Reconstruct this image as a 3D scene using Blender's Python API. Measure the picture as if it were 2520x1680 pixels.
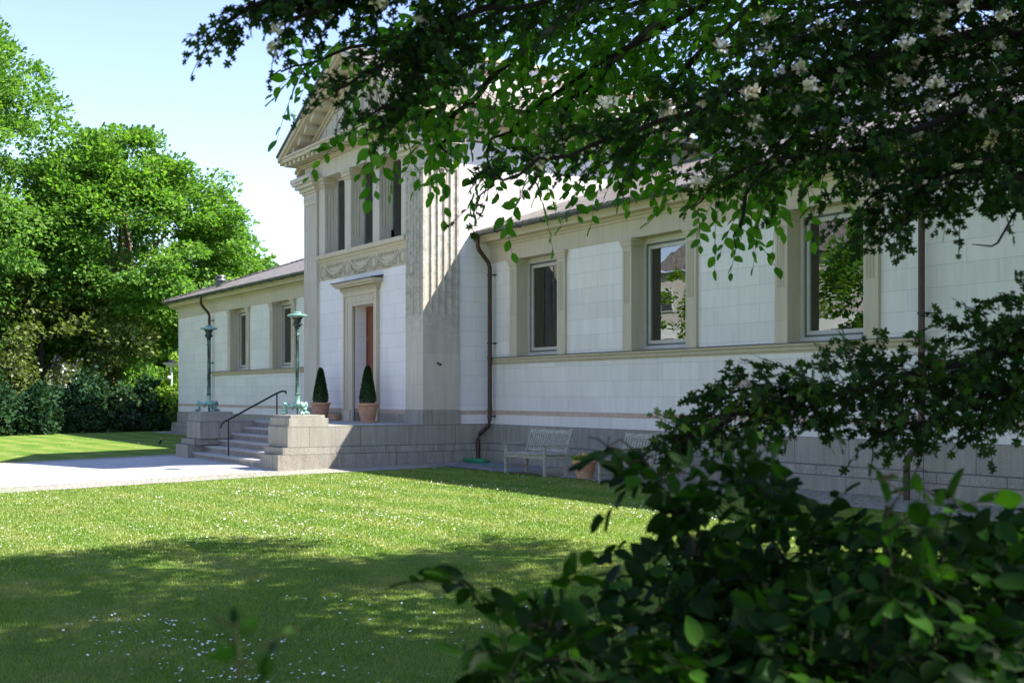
import bpy, math, random
import numpy as np
from mathutils import Vector, Matrix
PI = math.pi
scene = bpy.context.scene
for o in list(bpy.data.objects): bpy.data.objects.remove(o)
COL = scene.collection

# ---------------------------------------------------------------- camera
F, CX, HY, CAMZ = 3050.0, 1260.0, 970.5, 1.70
TH = math.atan(1861 / F)
DV = np.array([-math.cos(TH), math.sin(TH), 0.0]); RV = np.array([math.sin(TH), math.cos(TH), 0.0])
cam = bpy.data.cameras.new('camera'); camo = bpy.data.objects.new('camera', cam); COL.objects.link(camo)
camo.location = (0, 0, CAMZ)
camo.rotation_euler = (PI / 2, 0, math.atan2(DV[1], DV[0]) - PI / 2)
cam.sensor_width = 36; cam.lens = F / 2520 * 36
cam.shift_y = (HY - 840) / 2520
cam.clip_start = 0.05; cam.clip_end = 2000
cam.dof.use_dof = True; cam.dof.focus_distance = 27; cam.dof.aperture_fstop = 6.3
scene.camera = camo
# ---------------------------------------------------------------- world and sun
SX, SY, SZ = 0.50, 0.68, 1.0
SUN_EL = math.atan(SZ / math.hypot(SX, SY)); SUN_AZ = math.atan2(SX, SY)   # azimuth from +Y towards +X
w = bpy.data.worlds.new('World'); scene.world = w; w.use_nodes = True
nt = w.node_tree; bg = nt.nodes['Background']
sky = nt.nodes.new('ShaderNodeTexSky'); sky.sky_type = 'NISHITA'; sky.sun_disc = False
sky.sun_elevation = SUN_EL; sky.sun_rotation = SUN_AZ
sky.air_density = 0.9; sky.dust_density = 0.1; sky.ozone_density = 2.6
tintn = nt.nodes.new('ShaderNodeMixRGB'); tintn.blend_type = 'MULTIPLY'; tintn.inputs[0].default_value = 1.0; tintn.inputs[2].default_value = (1.10, 0.95, 1.01, 1)
nt.links.new(sky.outputs[0], tintn.inputs[1]); nt.links.new(tintn.outputs[0], bg.inputs[0]); bg.inputs[1].default_value = 0.12
sl = bpy.data.lights.new('sun', 'SUN'); sl.energy = 5.0; sl.angle = math.radians(0.53); sl.color = (1.0, 0.95, 0.87)
so = bpy.data.objects.new('sun', sl); COL.objects.link(so)
so.rotation_euler = Vector((SX, SY, SZ)).to_track_quat('Z', 'Y').to_euler()
scene.view_settings.view_transform = 'Standard'; scene.view_settings.look = 'None'
scene.view_settings.exposure = 1.65; scene.view_settings.gamma = 1.0
scene.render.engine = 'CYCLES'
scene.cycles.transparent_max_bounces = 12; scene.cycles.max_bounces = 8

def at(sx, sy, z):
    """a point of the place z metres ahead of the camera"""
    p = DV * z + RV * ((sx - CX) / F * z); return np.array([p[0], p[1], CAMZ - (sy - HY) / F * z])
def gz(x, y):
    if y < 9.9: return max(-0.34, 0.025 * (y - 9.9))
    return min(0.09, 0.017 * (y - 9.9))

# ---------------------------------------------------------------- materials
def mat(name, col, rough=0.8, metal=0.0, **k):
    m = bpy.data.materials.new(name); m.use_nodes = True
    b = m.node_tree.nodes['Principled BSDF']
    b.inputs['Base Color'].default_value = (*col, 1); b.inputs['Roughness'].default_value = rough
    b.inputs['Metallic'].default_value = metal
    if 'spec' in k: b.inputs['Specular IOR Level'].default_value = k['spec']
    return m
class N:
    def __init__(s, m): s.m = m; s.t = m.node_tree; s.b = s.t.nodes['Principled BSDF']
    def n(s, typ, **k):
        x = s.t.nodes.new('ShaderNode' + typ)
        for a, v in k.items():
            if a.startswith('i_'):
                x.inputs[a[2:].replace('_', ' ')].default_value = v
            else: setattr(x, a, v)
        return x
    def l(s, a, b): s.t.links.new(a, b)
    def coord(s, scale=(1, 1, 1), which='Object'):
        tc = s.n('TexCoord'); mp = s.n('Mapping'); mp.inputs['Scale'].default_value = scale
        s.l(tc.outputs[which], mp.inputs[0]); return mp.outputs[0]
    def noise(s, vec, scale, detail=4, rough=0.6):
        x = s.n('TexNoise'); x.inputs['Scale'].default_value = scale; x.inputs['Detail'].default_value = detail
        x.inputs['Roughness'].default_value = rough; s.l(vec, x.inputs['Vector']); return x.outputs['Fac']
    def ramp(s, fac, stops):
        x = s.n('ValToRGB'); e = x.color_ramp.elements
        while len(e) < len(stops): e.new(0.5)
        for i, (p, c) in enumerate(stops):
            e[i].position = p; e[i].color = (*c, 1) if len(c) == 3 else c
        s.l(fac, x.inputs[0]); return x.outputs[0]
    def mix(s, fac, a, b, typ='MIX'):
        x = s.n('MixRGB', blend_type=typ)
        for i, v in ((0, fac), (1, a), (2, b)):
            if isinstance(v, (int, float)): x.inputs[i].default_value = v
            elif isinstance(v, tuple): x.inputs[i].default_value = (*v, 1)
            else: s.l(v, x.inputs[i])
        return x.outputs[0]
    def bump(s, h, strength, dist=0.01):
        x = s.n('Bump'); x.inputs['Strength'].default_value = strength; x.inputs['Distance'].default_value = dist
        s.l(h, x.inputs['Height']); s.l(x.outputs[0], s.b.inputs['Normal'])
    def math(s, op, a, b=None):
        x = s.n('Math', operation=op)
        for i, v in ((0, a), (1, b)):
            if v is None: continue
            if isinstance(v, (int, float)): x.inputs[i].default_value = v
            else: s.l(v, x.inputs[i])
        return x.outputs[0]
    def wallvec(s):
        """(along the wall, height, 0) for faces looking along X or Y"""
        tc = s.n('TexCoord'); g = s.n('NewGeometry'); sp = s.n('SeparateXYZ'); sn = s.n('SeparateXYZ')
        s.l(tc.outputs['Object'], sp.inputs[0]); s.l(g.outputs['Normal'], sn.inputs[0])
        ax = s.math('GREATER_THAN', s.math('ABSOLUTE', sn.outputs[0]), 0.7)
        u = s.math('ADD', s.math('MULTIPLY', sp.outputs[1], ax), s.math('MULTIPLY', sp.outputs[0], s.math('SUBTRACT', 1.0, ax)))
        c = s.n('CombineXYZ'); s.l(u, c.inputs[0]); s.l(sp.outputs[2], c.inputs[1]); return c.outputs[0], sp
def stone(name, ca, cb, bw, bh, joint, jw=0.004, zoff=0.0, speck=None, streak=0.25, jit=0.5, bumpy=0.15, off=0.5):
    m = mat(name, ca, 0.85); k = N(m); v, sp = k.wallvec()
    mp = k.n('Mapping'); mp.inputs['Location'].default_value = (0.17, -zoff, 0); k.l(v, mp.inputs[0])
    br = k.n('TexBrick'); br.offset = off; br.inputs['Scale'].default_value = 1.0
    br.inputs['Color1'].default_value = (*ca, 1); br.inputs['Color2'].default_value = (*cb, 1)
    br.inputs['Mortar'].default_value = (*joint, 1); br.inputs['Mortar Size'].default_value = jw
    br.inputs['Mortar Smooth'].default_value = 0.4; br.inputs['Bias'].default_value = 0.0
    br.inputs['Brick Width'].default_value = bw; br.inputs['Row Height'].default_value = bh
    k.l(mp.outputs[0], br.inputs['Vector'])
    o = k.coord()
    n1 = k.noise(o, 1.3, 5); n2 = k.noise(k.coord((5, 5, 0.5)), 1.6, 4)
    c = k.mix(jit, br.outputs['Color'], k.ramp(n1, [(0.3, tuple(x * 0.82 for x in ca)), (0.7, tuple(min(1, x * 1.1) for x in cb))]))
    c = k.mix(streak, c, k.ramp(n2, [(0.35, (0.55, 0.55, 0.52)), (0.65, (1.0, 1.0, 1.0))]), 'MULTIPLY')
    if speck:
        n3 = k.noise(o, speck[0], 3, 0.8)
        c = k.mix(speck[1], c, k.ramp(n3, [(0.38, (0.25, 0.24, 0.24)), (0.52, (0.95, 0.92, 0.9)), (0.66, (1.35, 1.3, 1.28))]), 'MULTIPLY')
    k.l(c, k.b.inputs['Base Color'])
    h = k.mix(0.5, br.outputs['Fac'], k.noise(o, 26, 5)); k.bump(h, bumpy, 0.012)
    return m
M = {}
M['white'] = stone('white_limestone', (0.79, 0.74, 0.70), (0.65, 0.605, 0.56), 1.12, 0.338, (0.30, 0.28, 0.26), 0.0045, zoff=-0.037, streak=0.2, jit=0.45, bumpy=0.3)
M['portico'] = stone('smooth_white_limestone', (0.76, 0.71, 0.70), (0.70, 0.655, 0.645), 0.9, 0.36, (0.40, 0.40, 0.40), 0.005, streak=0.1, jit=0.3)
M['cream'] = stone('cream_sandstone', (0.56, 0.48, 0.37), (0.49, 0.41, 0.30), 1.4, 3.0, (0.35, 0.32, 0.25), 0.003, streak=0.25, jit=0.5)
M['pil'] = stone('grey_sandstone', (0.57, 0.51, 0.44), (0.51, 0.44, 0.36), 5.0, 0.74, (0.33, 0.31, 0.27), 0.004, zoff=-0.27, streak=0.3, jit=0.45)
M['granite'] = stone('granite', (0.385, 0.36, 0.31), (0.31, 0.29, 0.25), 1.25, 0.457, (0.06, 0.06, 0.055), 0.011, zoff=0.516, speck=(55, 0.55), streak=0.55, jit=0.4)
M['granite2'] = stone('granite_base', (0.365, 0.34, 0.29), (0.285, 0.265, 0.225), 1.5, 0.36, (0.06, 0.06, 0.055), 0.011, zoff=-0.004, speck=(55, 0.55), streak=0.6, jit=0.4)
M['tread'] = stone('granite_step', (0.40, 0.38, 0.36), (0.36, 0.34, 0.33), 9, 9, (0.2, 0.2, 0.2), 0.001, speck=(55, 0.4), streak=0.1)
M['riser'] = stone('stained_granite_step', (0.33, 0.28, 0.25), (0.25, 0.22, 0.20), 0.9, 3, (0.15, 0.13, 0.12), 0.004, speck=(55, 0.3), streak=0.75)
M['pink'] = stone('pink_marble', (0.57, 0.42, 0.335), (0.49, 0.35, 0.27), 0.6, 3, (0.3, 0.2, 0.16), 0.003, speck=(22, 0.35), streak=0.1)
def stained(name, base, amt, lo, hi):
    """sandstone with dark lichen on its lower drums"""
    m = stone(name, (0.57, 0.51, 0.44), (0.51, 0.44, 0.36), 5.0, 0.74, (0.25, 0.24, 0.21), 0.004, zoff=-0.27, streak=0.3, jit=0.45)
    k = N(m); src = k.b.inputs['Base Color'].links[0].from_socket
    tc = k.n('TexCoord'); sp = k.n('SeparateXYZ'); k.l(tc.outputs['Object'], sp.inputs[0])
    mr = k.n('MapRange'); mr.inputs['From Min'].default_value = lo; mr.inputs['From Max'].default_value = hi
    mr.inputs['To Min'].default_value = 1; mr.inputs['To Max'].default_value = 0; k.l(sp.outputs[2], mr.inputs['Value'])
    n = k.noise(k.coord((3, 3, 3)), 2.2, 8, 0.75)
    f = k.math('MULTIPLY', mr.outputs[0], k.ramp(n, [(0.38, (0, 0, 0)), (0.62, (1, 1, 1))]))
    k.l(k.mix(k.math('MULTIPLY', f, amt), src, (0.11, 0.115, 0.095)), k.b.inputs['Base Color']); return m
M['pilstain'] = stained('stained_sandstone', None, 0.6, 4.6, 2.4)
def slate():
    m = mat('slate', (0.2, 0.19, 0.2), 0.6, spec=.25); k = N(m)
    tc = k.n('TexCoord'); sp = k.n('SeparateXYZ'); k.l(tc.outputs['Object'], sp.inputs[0])
    c = k.n('CombineXYZ'); k.l(sp.outputs[0], c.inputs[0]); k.l(k.math('MULTIPLY', sp.outputs[2], 2.95), c.inputs[1])
    br = k.n('TexBrick'); br.inputs['Scale'].default_value = 1
    br.inputs['Color1'].default_value = (0.30, 0.262, 0.225, 1); br.inputs['Color2'].default_value = (0.18, 0.157, 0.137, 1)
    br.inputs['Mortar'].default_value = (0.03, 0.03, 0.035, 1); br.inputs['Mortar Size'].default_value = 0.028
    br.inputs['Brick Width'].default_value = 0.3; br.inputs['Row Height'].default_value = 0.24
    k.l(c.outputs[0], br.inputs['Vector'])
    n = k.noise(k.coord(), 6, 4)
    k.l(k.mix(0.3, br.outputs['Color'], k.ramp(n, [(0.3, (0.5, 0.48, 0.46)), (0.7, (1.1, 1.08, 1.05))]), 'MULTIPLY'), k.b.inputs['Base Color'])
    k.bump(br.outputs['Fac'], -0.6, 0.02); return m
M['slate'] = slate()
def simple(name, a, b, scale, rough, metal=0.0, bump=0.0, stretch=(1, 1, 1), lo=0.35, hi=0.65, bscale=None):
    m = mat(name, a, rough, metal); k = N(m); n = k.noise(k.coord(stretch), scale, 5)
    k.l(k.ramp(n, [(lo, a), (hi, b)]), k.b.inputs['Base Color'])
    if bump: k.bump(k.noise(k.coord(stretch), bscale or scale * 4, 4), bump, 0.01)
    return m
M['zinc'] = simple('zinc', (0.05, 0.055, 0.055), (0.10, 0.105, 0.10), 5, 0.4, 0.3, 0.1)
M['lead'] = simple('lead', (0.05, 0.05, 0.06), (0.09, 0.09, 0.11), 5, 0.5, 0.2, 0.1)
M['copperpipe'] = simple('brown_copper', (0.035, 0.020, 0.017), (0.068, 0.036, 0.029), 6, 0.42, 0.35, 0.05, (4, 4, 0.6))
M['verdigris'] = simple('verdigris', (0.014, 0.027, 0.024), (0.12, 0.25, 0.205), 9, 0.6, 0.15, 0.3, (2.2, 2.2, 0.5), 0.46, 0.62)
M['verdilight'] = simple('pale_verdigris', (0.07, 0.18, 0.155), (0.24, 0.42, 0.365), 8, 0.6, 0.1, 0.3, lo=0.3, hi=0.6)
M['bronze'] = simple('dark_bronze', (0.028, 0.03, 0.028), (0.05, 0.10, 0.085), 10, 0.5, 0.4, 0.2, lo=0.45, hi=0.75)
M['terra'] = simple('terracotta', (0.42, 0.215, 0.12), (0.50, 0.30, 0.20), 7, 0.85, 0, 0.15)
M['soil'] = mat('soil', (0.035, 0.025, 0.018), 0.95)
M['teak'] = simple('weathered_teak', (0.22, 0.205, 0.165), (0.40, 0.375, 0.32), 7, 0.85, 0, 0.3, (1, 6, 6), bscale=30)
M['frame'] = simple('pale_painted_wood', (0.42, 0.39, 0.345), (0.48, 0.45, 0.40), 5, 0.5)
M['framedark'] = mat('dark_green_frame', (0.085, 0.10, 0.09), 0.5)
M['door'] = simple('red_brown_door', (0.16, 0.042, 0.022), (0.22, 0.065, 0.035), 4, 0.45, 0, 0.05, (8, 8, 0.6))
M['iron'] = mat('black_iron', (0.03, 0.032, 0.035), 0.4, 0.6)
M['hose'] = mat('green_rubber', (0.012, 0.22, 0.09), 0.45)
M['room'] = mat('dark_room', (0.06, 0.065, 0.065), 0.9)
M['curtain'] = simple('curtain', (0.30, 0.36, 0.36), (0.42, 0.50, 0.50), 9, 0.9, 0, 0.3, (3, 3, 0.1))
M['blind'] = mat('white_blind', (0.8, 0.82, 0.83), 0.6)
M['bark'] = simple('bark', (0.025, 0.02, 0.015), (0.06, 0.05, 0.038), 9, 0.9, 0, 0.5, (2, 2, 0.4))
M['barklight'] = simple('pale_bark', (0.12, 0.09, 0.06), (0.24, 0.18, 0.12), 9, 0.9, 0, 0.5, (2, 2, 0.4))
M['twig'] = mat('twig', (0.016, 0.012, 0.009), 0.9, spec=.1)
M['greenstem'] = mat('green_stem', (0.018, 0.026, 0.008), 0.8, spec=.1)
M['white_paint'] = mat('white_paint', (0.7, 0.7, 0.66), 0.4)
M['galv'] = simple('galvanised_steel', (0.42, 0.45, 0.48), (0.55, 0.58, 0.6), 6, 0.45, 0.3)
M['petal'] = mat('white_petals', (0.70, 0.70, 0.68), 0.8)
M['yellow'] = mat('yellow_petals', (0.75, 0.52, 0.03), 0.7)
M['purple'] = mat('purple_petals', (0.14, 0.05, 0.18), 0.7)
M['blossom'] = mat('cream_blossom', (0.66, 0.58, 0.46), 0.8)
M['feather'] = mat('black_feathers', (0.012, 0.012, 0.013), 0.5)
M['beak'] = mat('orange_beak', (0.6, 0.25, 0.02), 0.5)
M['redbrick'] = mat('pale_brick', (0.52, 0.47, 0.43), 0.9)
M['render'] = mat('white_render', (0.7, 0.7, 0.68), 0.85)
M['darkglass'] = mat('dark_window_glass', (0.03, 0.035, 0.04), 0.1)
def glass():
    m = bpy.data.materials.new('window_glass'); m.use_nodes = True; t = m.node_tree; t.nodes.clear()
    o = t.nodes.new('ShaderNodeOutputMaterial'); mx = t.nodes.new('ShaderNodeMixShader')
    tr = t.nodes.new('ShaderNodeBsdfTransparent'); tr.inputs[0].default_value = (0.92, 0.96, 0.95, 1)
    gl = t.nodes.new('ShaderNodeBsdfGlossy'); gl.inputs['Roughness'].default_value = 0.0; gl.inputs[0].default_value = (0.95, 1, 1, 1)
    fr = t.nodes.new('ShaderNodeFresnel'); fr.inputs[0].default_value = 2.3
    ns = t.nodes.new('ShaderNodeTexNoise'); ns.inputs['Scale'].default_value = 1.1; bp_ = t.nodes.new('ShaderNodeBump'); bp_.inputs['Strength'].default_value = 0.25; bp_.inputs['Distance'].default_value = 0.006
    tc_ = t.nodes.new('ShaderNodeTexCoord'); t.links.new(tc_.outputs['Object'], ns.inputs['Vector']); t.links.new(ns.outputs['Fac'], bp_.inputs['Height']); t.links.new(bp_.outputs[0], gl.inputs['Normal'])
    t.links.new(fr.outputs[0], mx.inputs[0]); t.links.new(tr.outputs[0], mx.inputs[1]); t.links.new(gl.outputs[0], mx.inputs[2])
    t.links.new(mx.outputs[0], o.inputs[0]); return m
M['glass'] = glass()
def leafmat(name, a, b, c, trans=0.35, rough=0.45, tcol=None, nscale=0.6, spec=0.35, mid=0.55):
    """leaf colour varies from leaf to leaf (random per island) and a little over the crown"""
    m = bpy.data.materials.new(name); m.use_nodes = True; k = N(m); t = k.t
    g = k.n('NewGeometry')
    col = k.ramp(g.outputs['Random Per Island'], [(0.0, a), (mid, b), (1.0, c)])
    n = k.noise(k.coord(), nscale, 3)
    col = k.mix(0.6, col, k.ramp(n, [(0.3, (0.72, 0.78, 0.7)), (0.7, (1.25, 1.18, 1.05))]), 'MULTIPLY')
    k.l(col, k.b.inputs['Base Color']); k.b.inputs['Roughness'].default_value = rough
    k.b.inputs['Specular IOR Level'].default_value = spec
    tr = k.n('BsdfTranslucent'); k.l(k.mix(1.0, col, tcol or (1.5, 1.7, 0.6), 'MULTIPLY'), tr.inputs[0])
    mx = k.n('MixShader'); mx.inputs[0].default_value = trans
    out = t.nodes['Material Output']
    k.l(k.b.outputs[0], mx.inputs[1]); k.l(tr.outputs[0], mx.inputs[2]); k.l(mx.outputs[0], out.inputs[0]); return m
M['maple'] = leafmat('maple_leaves', (0.058, 0.145, 0.024), (0.098, 0.205, 0.036), (0.185, 0.295, 0.065), 0.46, 0.6, spec=.2)
M['lime'] = leafmat('bright_leaves', (0.10, 0.18, 0.018), (0.16, 0.26, 0.028), (0.22, 0.33, 0.05), 0.45, 0.6, spec=.2)
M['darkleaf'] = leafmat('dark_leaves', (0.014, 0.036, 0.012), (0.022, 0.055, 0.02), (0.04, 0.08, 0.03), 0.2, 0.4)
M['ivy'] = leafmat('ivy_leaves', (0.012, 0.035, 0.016), (0.02, 0.055, 0.024), (0.04, 0.08, 0.03), 0.15, 0.7, spec=.08)
M['olive'] = leafmat('olive_leaves', (0.07, 0.10, 0.025), (0.11, 0.15, 0.04), (0.17, 0.2, 0.07), 0.35)
M['beech'] = leafmat('beech_leaves', (0.046, 0.145, 0.009), (0.070, 0.20, 0.012), (0.13, 0.27, 0.018), 0.52, 0.5, nscale=2, spec=.18)
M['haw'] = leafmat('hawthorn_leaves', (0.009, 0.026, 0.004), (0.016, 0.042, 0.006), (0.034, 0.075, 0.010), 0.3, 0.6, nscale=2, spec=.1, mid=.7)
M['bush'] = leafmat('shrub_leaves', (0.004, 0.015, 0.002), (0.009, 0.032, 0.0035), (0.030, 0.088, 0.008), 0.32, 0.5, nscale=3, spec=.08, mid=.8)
M['box'] = leafmat('box_leaves', (0.012, 0.035, 0.010), (0.02, 0.055, 0.014), (0.04, 0.09, 0.02), 0.15, 0.4, nscale=6)
M['blade'] = leafmat('grass_blades', (0.085, 0.16, 0.016), (0.13, 0.215, 0.024), (0.24, 0.29, 0.065), 0.35, 0.5, nscale=0.9)
def stripes(k, sc=0.30):
    tc = k.n('TexCoord'); mp = k.n('Mapping'); mp.inputs['Rotation'].default_value = (0, 0, math.radians(84)); k.l(tc.outputs['Object'], mp.inputs[0])
    wv = k.n('TexWave'); wv.inputs['Scale'].default_value = sc; wv.inputs['Distortion'].default_value = 4.0; wv.inputs['Detail'].default_value = 3; wv.inputs['Detail Scale'].default_value = 0.7
    k.l(mp.outputs[0], wv.inputs[0]); return wv.outputs['Fac']
def tint_blades():
    k = N(M['blade']); src = k.b.inputs['Base Color'].links[0].from_socket
    f = stripes(k); n = k.noise(k.coord(), .8, 4)
    c = k.mix(k.math('MULTIPLY', k.ramp(f, [(.35, (0, 0, 0)), (.85, (1, 1, 1))]), .5), src, (0.24, 0.275, 0.07))
    c = k.mix(k.math('MULTIPLY', k.ramp(n, [(.5, (0, 0, 0)), (.68, (1, 1, 1))]), .55), c, (0.33, 0.31, 0.12))
    k.l(c, k.b.inputs['Base Color'])
    for l in list(k.t.links):
        if l.to_node.type == 'MIX_RGB' and l.from_socket == src and l.to_node.blend_type == 'MULTIPLY': k.l(c, l.to_node.inputs[1] if l.to_socket == l.to_node.inputs[1] else l.to_socket)
tint_blades()
def lawn_mat():
    m = mat('mown_grass', (0.1, 0.16, 0.03), 0.9, spec=0.1); k = N(m)
    tc = k.n('TexCoord'); mp = k.n('Mapping'); mp.inputs['Rotation'].default_value = (0, 0, math.radians(88))
    k.l(tc.outputs['Object'], mp.inputs[0])
    wv = k.n('TexWave'); wv.inputs['Scale'].default_value = 0.30; wv.inputs['Distortion'].default_value = 5.0
    wv.inputs['Detail'].default_value = 3; wv.inputs['Detail Scale'].default_value = 0.6; k.l(mp.outputs[0], wv.inputs[0])
    o = k.coord(); n1 = k.noise(o, 0.55, 5); n2 = k.noise(o, 9, 5, 0.7); n3 = k.noise(o, 60, 3, 0.8)
    a = k.ramp(wv.outputs['Fac'], [(0.15, (0.085, 0.17, 0.022)), (0.6, (0.125, 0.20, 0.03)), (0.95, (0.21, 0.235, 0.065))])
    b = k.ramp(n1, [(0.35, (0.075, 0.155, 0.02)), (0.62, (0.165, 0.22, 0.045)), (0.75, (0.24, 0.24, 0.085))])
    c = k.mix(0.5, a, b)
    c = k.mix(0.55, c, k.ramp(n2, [(0.3, (0.6, 0.68, 0.55)), (0.7, (1.35, 1.28, 1.3))]), 'MULTIPLY')
    c = k.mix(0.5, c, k.ramp(n3, [(0.3, (0.5, 0.55, 0.4)), (0.7, (1.5, 1.45, 1.4))]), 'MULTIPLY')
    k.l(c, k.b.inputs['Base Color']); k.bump(k.mix(0.5, n2, n3), 0.9, 0.05); return m
M['lawn'] = lawn_mat()
def paving():
    m = mat('pale_paving', (0.5, 0.48, 0.45), 0.8); k = N(m); o = k.coord()
    br = k.n('TexBrick'); br.inputs['Scale'].default_value = 1; br.inputs['Brick Width'].default_value = 1.4; br.inputs['Row Height'].default_value = 0.7
    br.inputs['Color1'].default_value = (0.42, 0.405, 0.40, 1); br.inputs['Color2'].default_value = (0.36, 0.35, 0.345, 1)
    br.inputs['Mortar'].default_value = (0.20, 0.195, 0.19, 1); br.inputs['Mortar Size'].default_value = 0.008
    k.l(o, br.inputs['Vector'])
    k.l(k.mix(0.4, br.outputs['Color'], k.ramp(k.noise(o, 5, 5), [(0.3, (0.8, 0.8, 0.8)), (0.7, (1.1, 1.1, 1.1))]), 'MULTIPLY'), k.b.inputs['Base Color'])
    k.bump(k.noise(o, 40, 3), 0.2, 0.005); return m
M['paving'] = paving()
def cobble(name, moss):
    m = mat(name, (0.3, 0.28, 0.26), 0.85); k = N(m); o = k.coord()
    v = k.n('TexVoronoi'); v.inputs['Scale'].default_value = 8.5; v.inputs['Randomness'].default_value = 0.6; k.l(o, v.inputs['Vector'])
    v2 = k.n('TexVoronoi'); v2.feature = 'DISTANCE_TO_EDGE'; v2.inputs['Scale'].default_value = 8.5; v2.inputs['Randomness'].default_value = 0.6; k.l(o, v2.inputs['Vector'])
    c = k.mix(0.5, k.mix(0.3, (0.36, 0.33, 0.31), v.outputs['Color'], 'SOFT_LIGHT'), k.ramp(k.noise(o, 20, 4), [(0.3, (0.15, 0.135, 0.12)), (0.7, (0.30, 0.27, 0.245))]))
    j = k.ramp(v2.outputs['Distance'], [(0.03, (1, 1, 1)), (0.10, (0, 0, 0))])
    gcol = k.ramp(k.noise(o, 3, 4), [(0.4, (0.12, 0.105, 0.08)), (0.4 + moss, (0.13, 0.17, 0.04))])
    k.l(k.mix(j, c, gcol), k.b.inputs['Base Color']); k.bump(v2.outputs['Distance'], 0.8, 0.06); return m
M['cobble'] = cobble('mossy_cobbles', 0.12); M['apron'] = cobble('grey_cobbles', 0.4)

# ---------------------------------------------------------------- mesh helpers
ORG = {}
def root_of(o):
    while o.parent: o = o.parent
    return o
class MB:
    def __init__(s): s.v = []; s.f = []
    def add(s, vs, fs):
        n = len(s.v); s.v += [tuple(float(c) for c in p) for p in vs]; s.f += [tuple(i + n for i in f) for f in fs]; return s
    def box(s, x0, x1, y0, y1, z0, z1):
        return s.add([(x0, y0, z0), (x1, y0, z0), (x1, y1, z0), (x0, y1, z0), (x0, y0, z1), (x1, y0, z1), (x1, y1, z1), (x0, y1, z1)],
                     [(0, 3, 2, 1), (4, 5, 6, 7), (0, 1, 5, 4), (1, 2, 6, 5), (2, 3, 7, 6), (3, 0, 4, 7)])
    def prism(s, poly, z0, z1):
        n = len(poly); vs = [(x, y, z0) for x, y in poly] + [(x, y, z1) for x, y in poly]
        fs = [tuple(range(n))[::-1], tuple(range(n, 2 * n))] + [(i, (i + 1) % n, n + (i + 1) % n, n + i) for i in range(n)]
        return s.add(vs, fs)
    def extr_x(s, prof, x0, x1):
        """profile of (y,z) run along X"""
        n = len(prof); vs = [(x0, y, z) for y, z in prof] + [(x1, y, z) for y, z in prof]
        return s.add(vs, [tuple(range(n)), tuple(range(n, 2 * n))[::-1]] + [(i, n + i, n + (i + 1) % n, (i + 1) % n) for i in range(n)])
    def extr_y(s, prof, y0, y1):
        n = len(prof); vs = [(x, y0, z) for x, z in prof] + [(x, y1, z) for x, z in prof]
        return s.add(vs, [tuple(range(n))[::-1], tuple(range(n, 2 * n))] + [(i, (i + 1) % n, n + (i + 1) % n, n + i) for i in range(n)])
    def tube(s, pts, rad, n=8, cap=True):
        pts = [Vector(p) for p in pts]; m = len(pts)
        if not hasattr(rad, '__len__'): rad = [rad] * m
        vs = []; up = Vector((0.13, 0.21, 1)).normalized()
        for i, p in enumerate(pts):
            t = (pts[min(i + 1, m - 1)] - pts[max(i - 1, 0)]).normalized()
            a = t.cross(up)
            if a.length < 1e-3: a = t.cross(Vector((1, 0, 0)))
            a.normalize(); b = t.cross(a)
            for k in range(n):
                q = 2 * PI * k / n; vs.append(p + (a * math.cos(q) + b * math.sin(q)) * rad[i])
        fs = [(i * n + k, i * n + (k + 1) % n, (i + 1) * n + (k + 1) % n, (i + 1) * n + k) for i in range(m - 1) for k in range(n)]
        if cap: fs += [tuple(range(n))[::-1], tuple((m - 1) * n + k for k in range(n))]
        return s.add(vs, fs)
    def lathe(s, prof, c=(0, 0, 0), n=24, flute=0, fd=0.0):
        vs = []; m = len(prof)
        for r, z in prof:
            for k in range(n):
                q = 2 * PI * k / n; rr = r * (1 - fd * (0.5 + 0.5 * math.cos(flute * q))) if flute else r
                vs.append((c[0] + rr * math.cos(q), c[1] + rr * math.sin(q), c[2] + z))
        fs = [(i * n + k, i * n + (k + 1) % n, (i + 1) * n + (k + 1) % n, (i + 1) * n + k) for i in range(m - 1) for k in range(n)]
        fs += [tuple(range(n))[::-1], tuple((m - 1) * n + k for k in range(n))]
        return s.add(vs, fs)
    def ball(s, c, r, n=12, m=8, ax=(1, 1, 1), rot=None):
        vs = []
        for i in range(m + 1):
            t = PI * i / m
            for k in range(n):
                q = 2 * PI * k / n
                p = Vector((math.sin(t) * math.cos(q) * ax[0], math.sin(t) * math.sin(q) * ax[1], math.cos(t) * ax[2])) * r
                if rot: p = rot @ p
                vs.append(Vector(c) + p)
        return s.add(vs, [(i * n + k, (i + 1) * n + k, (i + 1) * n + (k + 1) % n, i * n + (k + 1) % n) for i in range(m) for k in range(n)])
    def build(s, name, m, parent=None, smooth=False, bevel=0.0):
        off = Vector((0, 0, 0))
        if parent: off = root_of(parent).location
        me = bpy.data.meshes.new(name); me.from_pydata([(x - off[0], y - off[1], z - off[2]) for x, y, z in s.v], [], s.f)
        me.materials.append(m); me.validate()
        if smooth:
            me.polygons.foreach_set('use_smooth', [True] * len(me.polygons))
            try: me.set_sharp_from_angle(angle=math.radians(42))
            except Exception: pass
        o = bpy.data.objects.new(name, me); COL.objects.link(o)
        if parent: o.parent = parent
        if bevel:
            b = o.modifiers.new('bevel', 'BEVEL'); b.width = bevel; b.segments = 2; b.limit_method = 'ANGLE'; b.angle_limit = math.radians(50)
        return o
def tag(o, label, cat, group=None):
    o['label'] = label; o['category'] = cat
    if group: o['group'] = group
    return o
def kind(o, k, label=None):
    o['kind'] = k
    if label: o['label'] = label
    return o
def empty(name, loc, label, cat, group=None):
    o = bpy.data.objects.new(name, None); COL.objects.link(o); o.location = loc; o.empty_display_size = 0.3
    return tag(o, label, cat, group)
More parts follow.
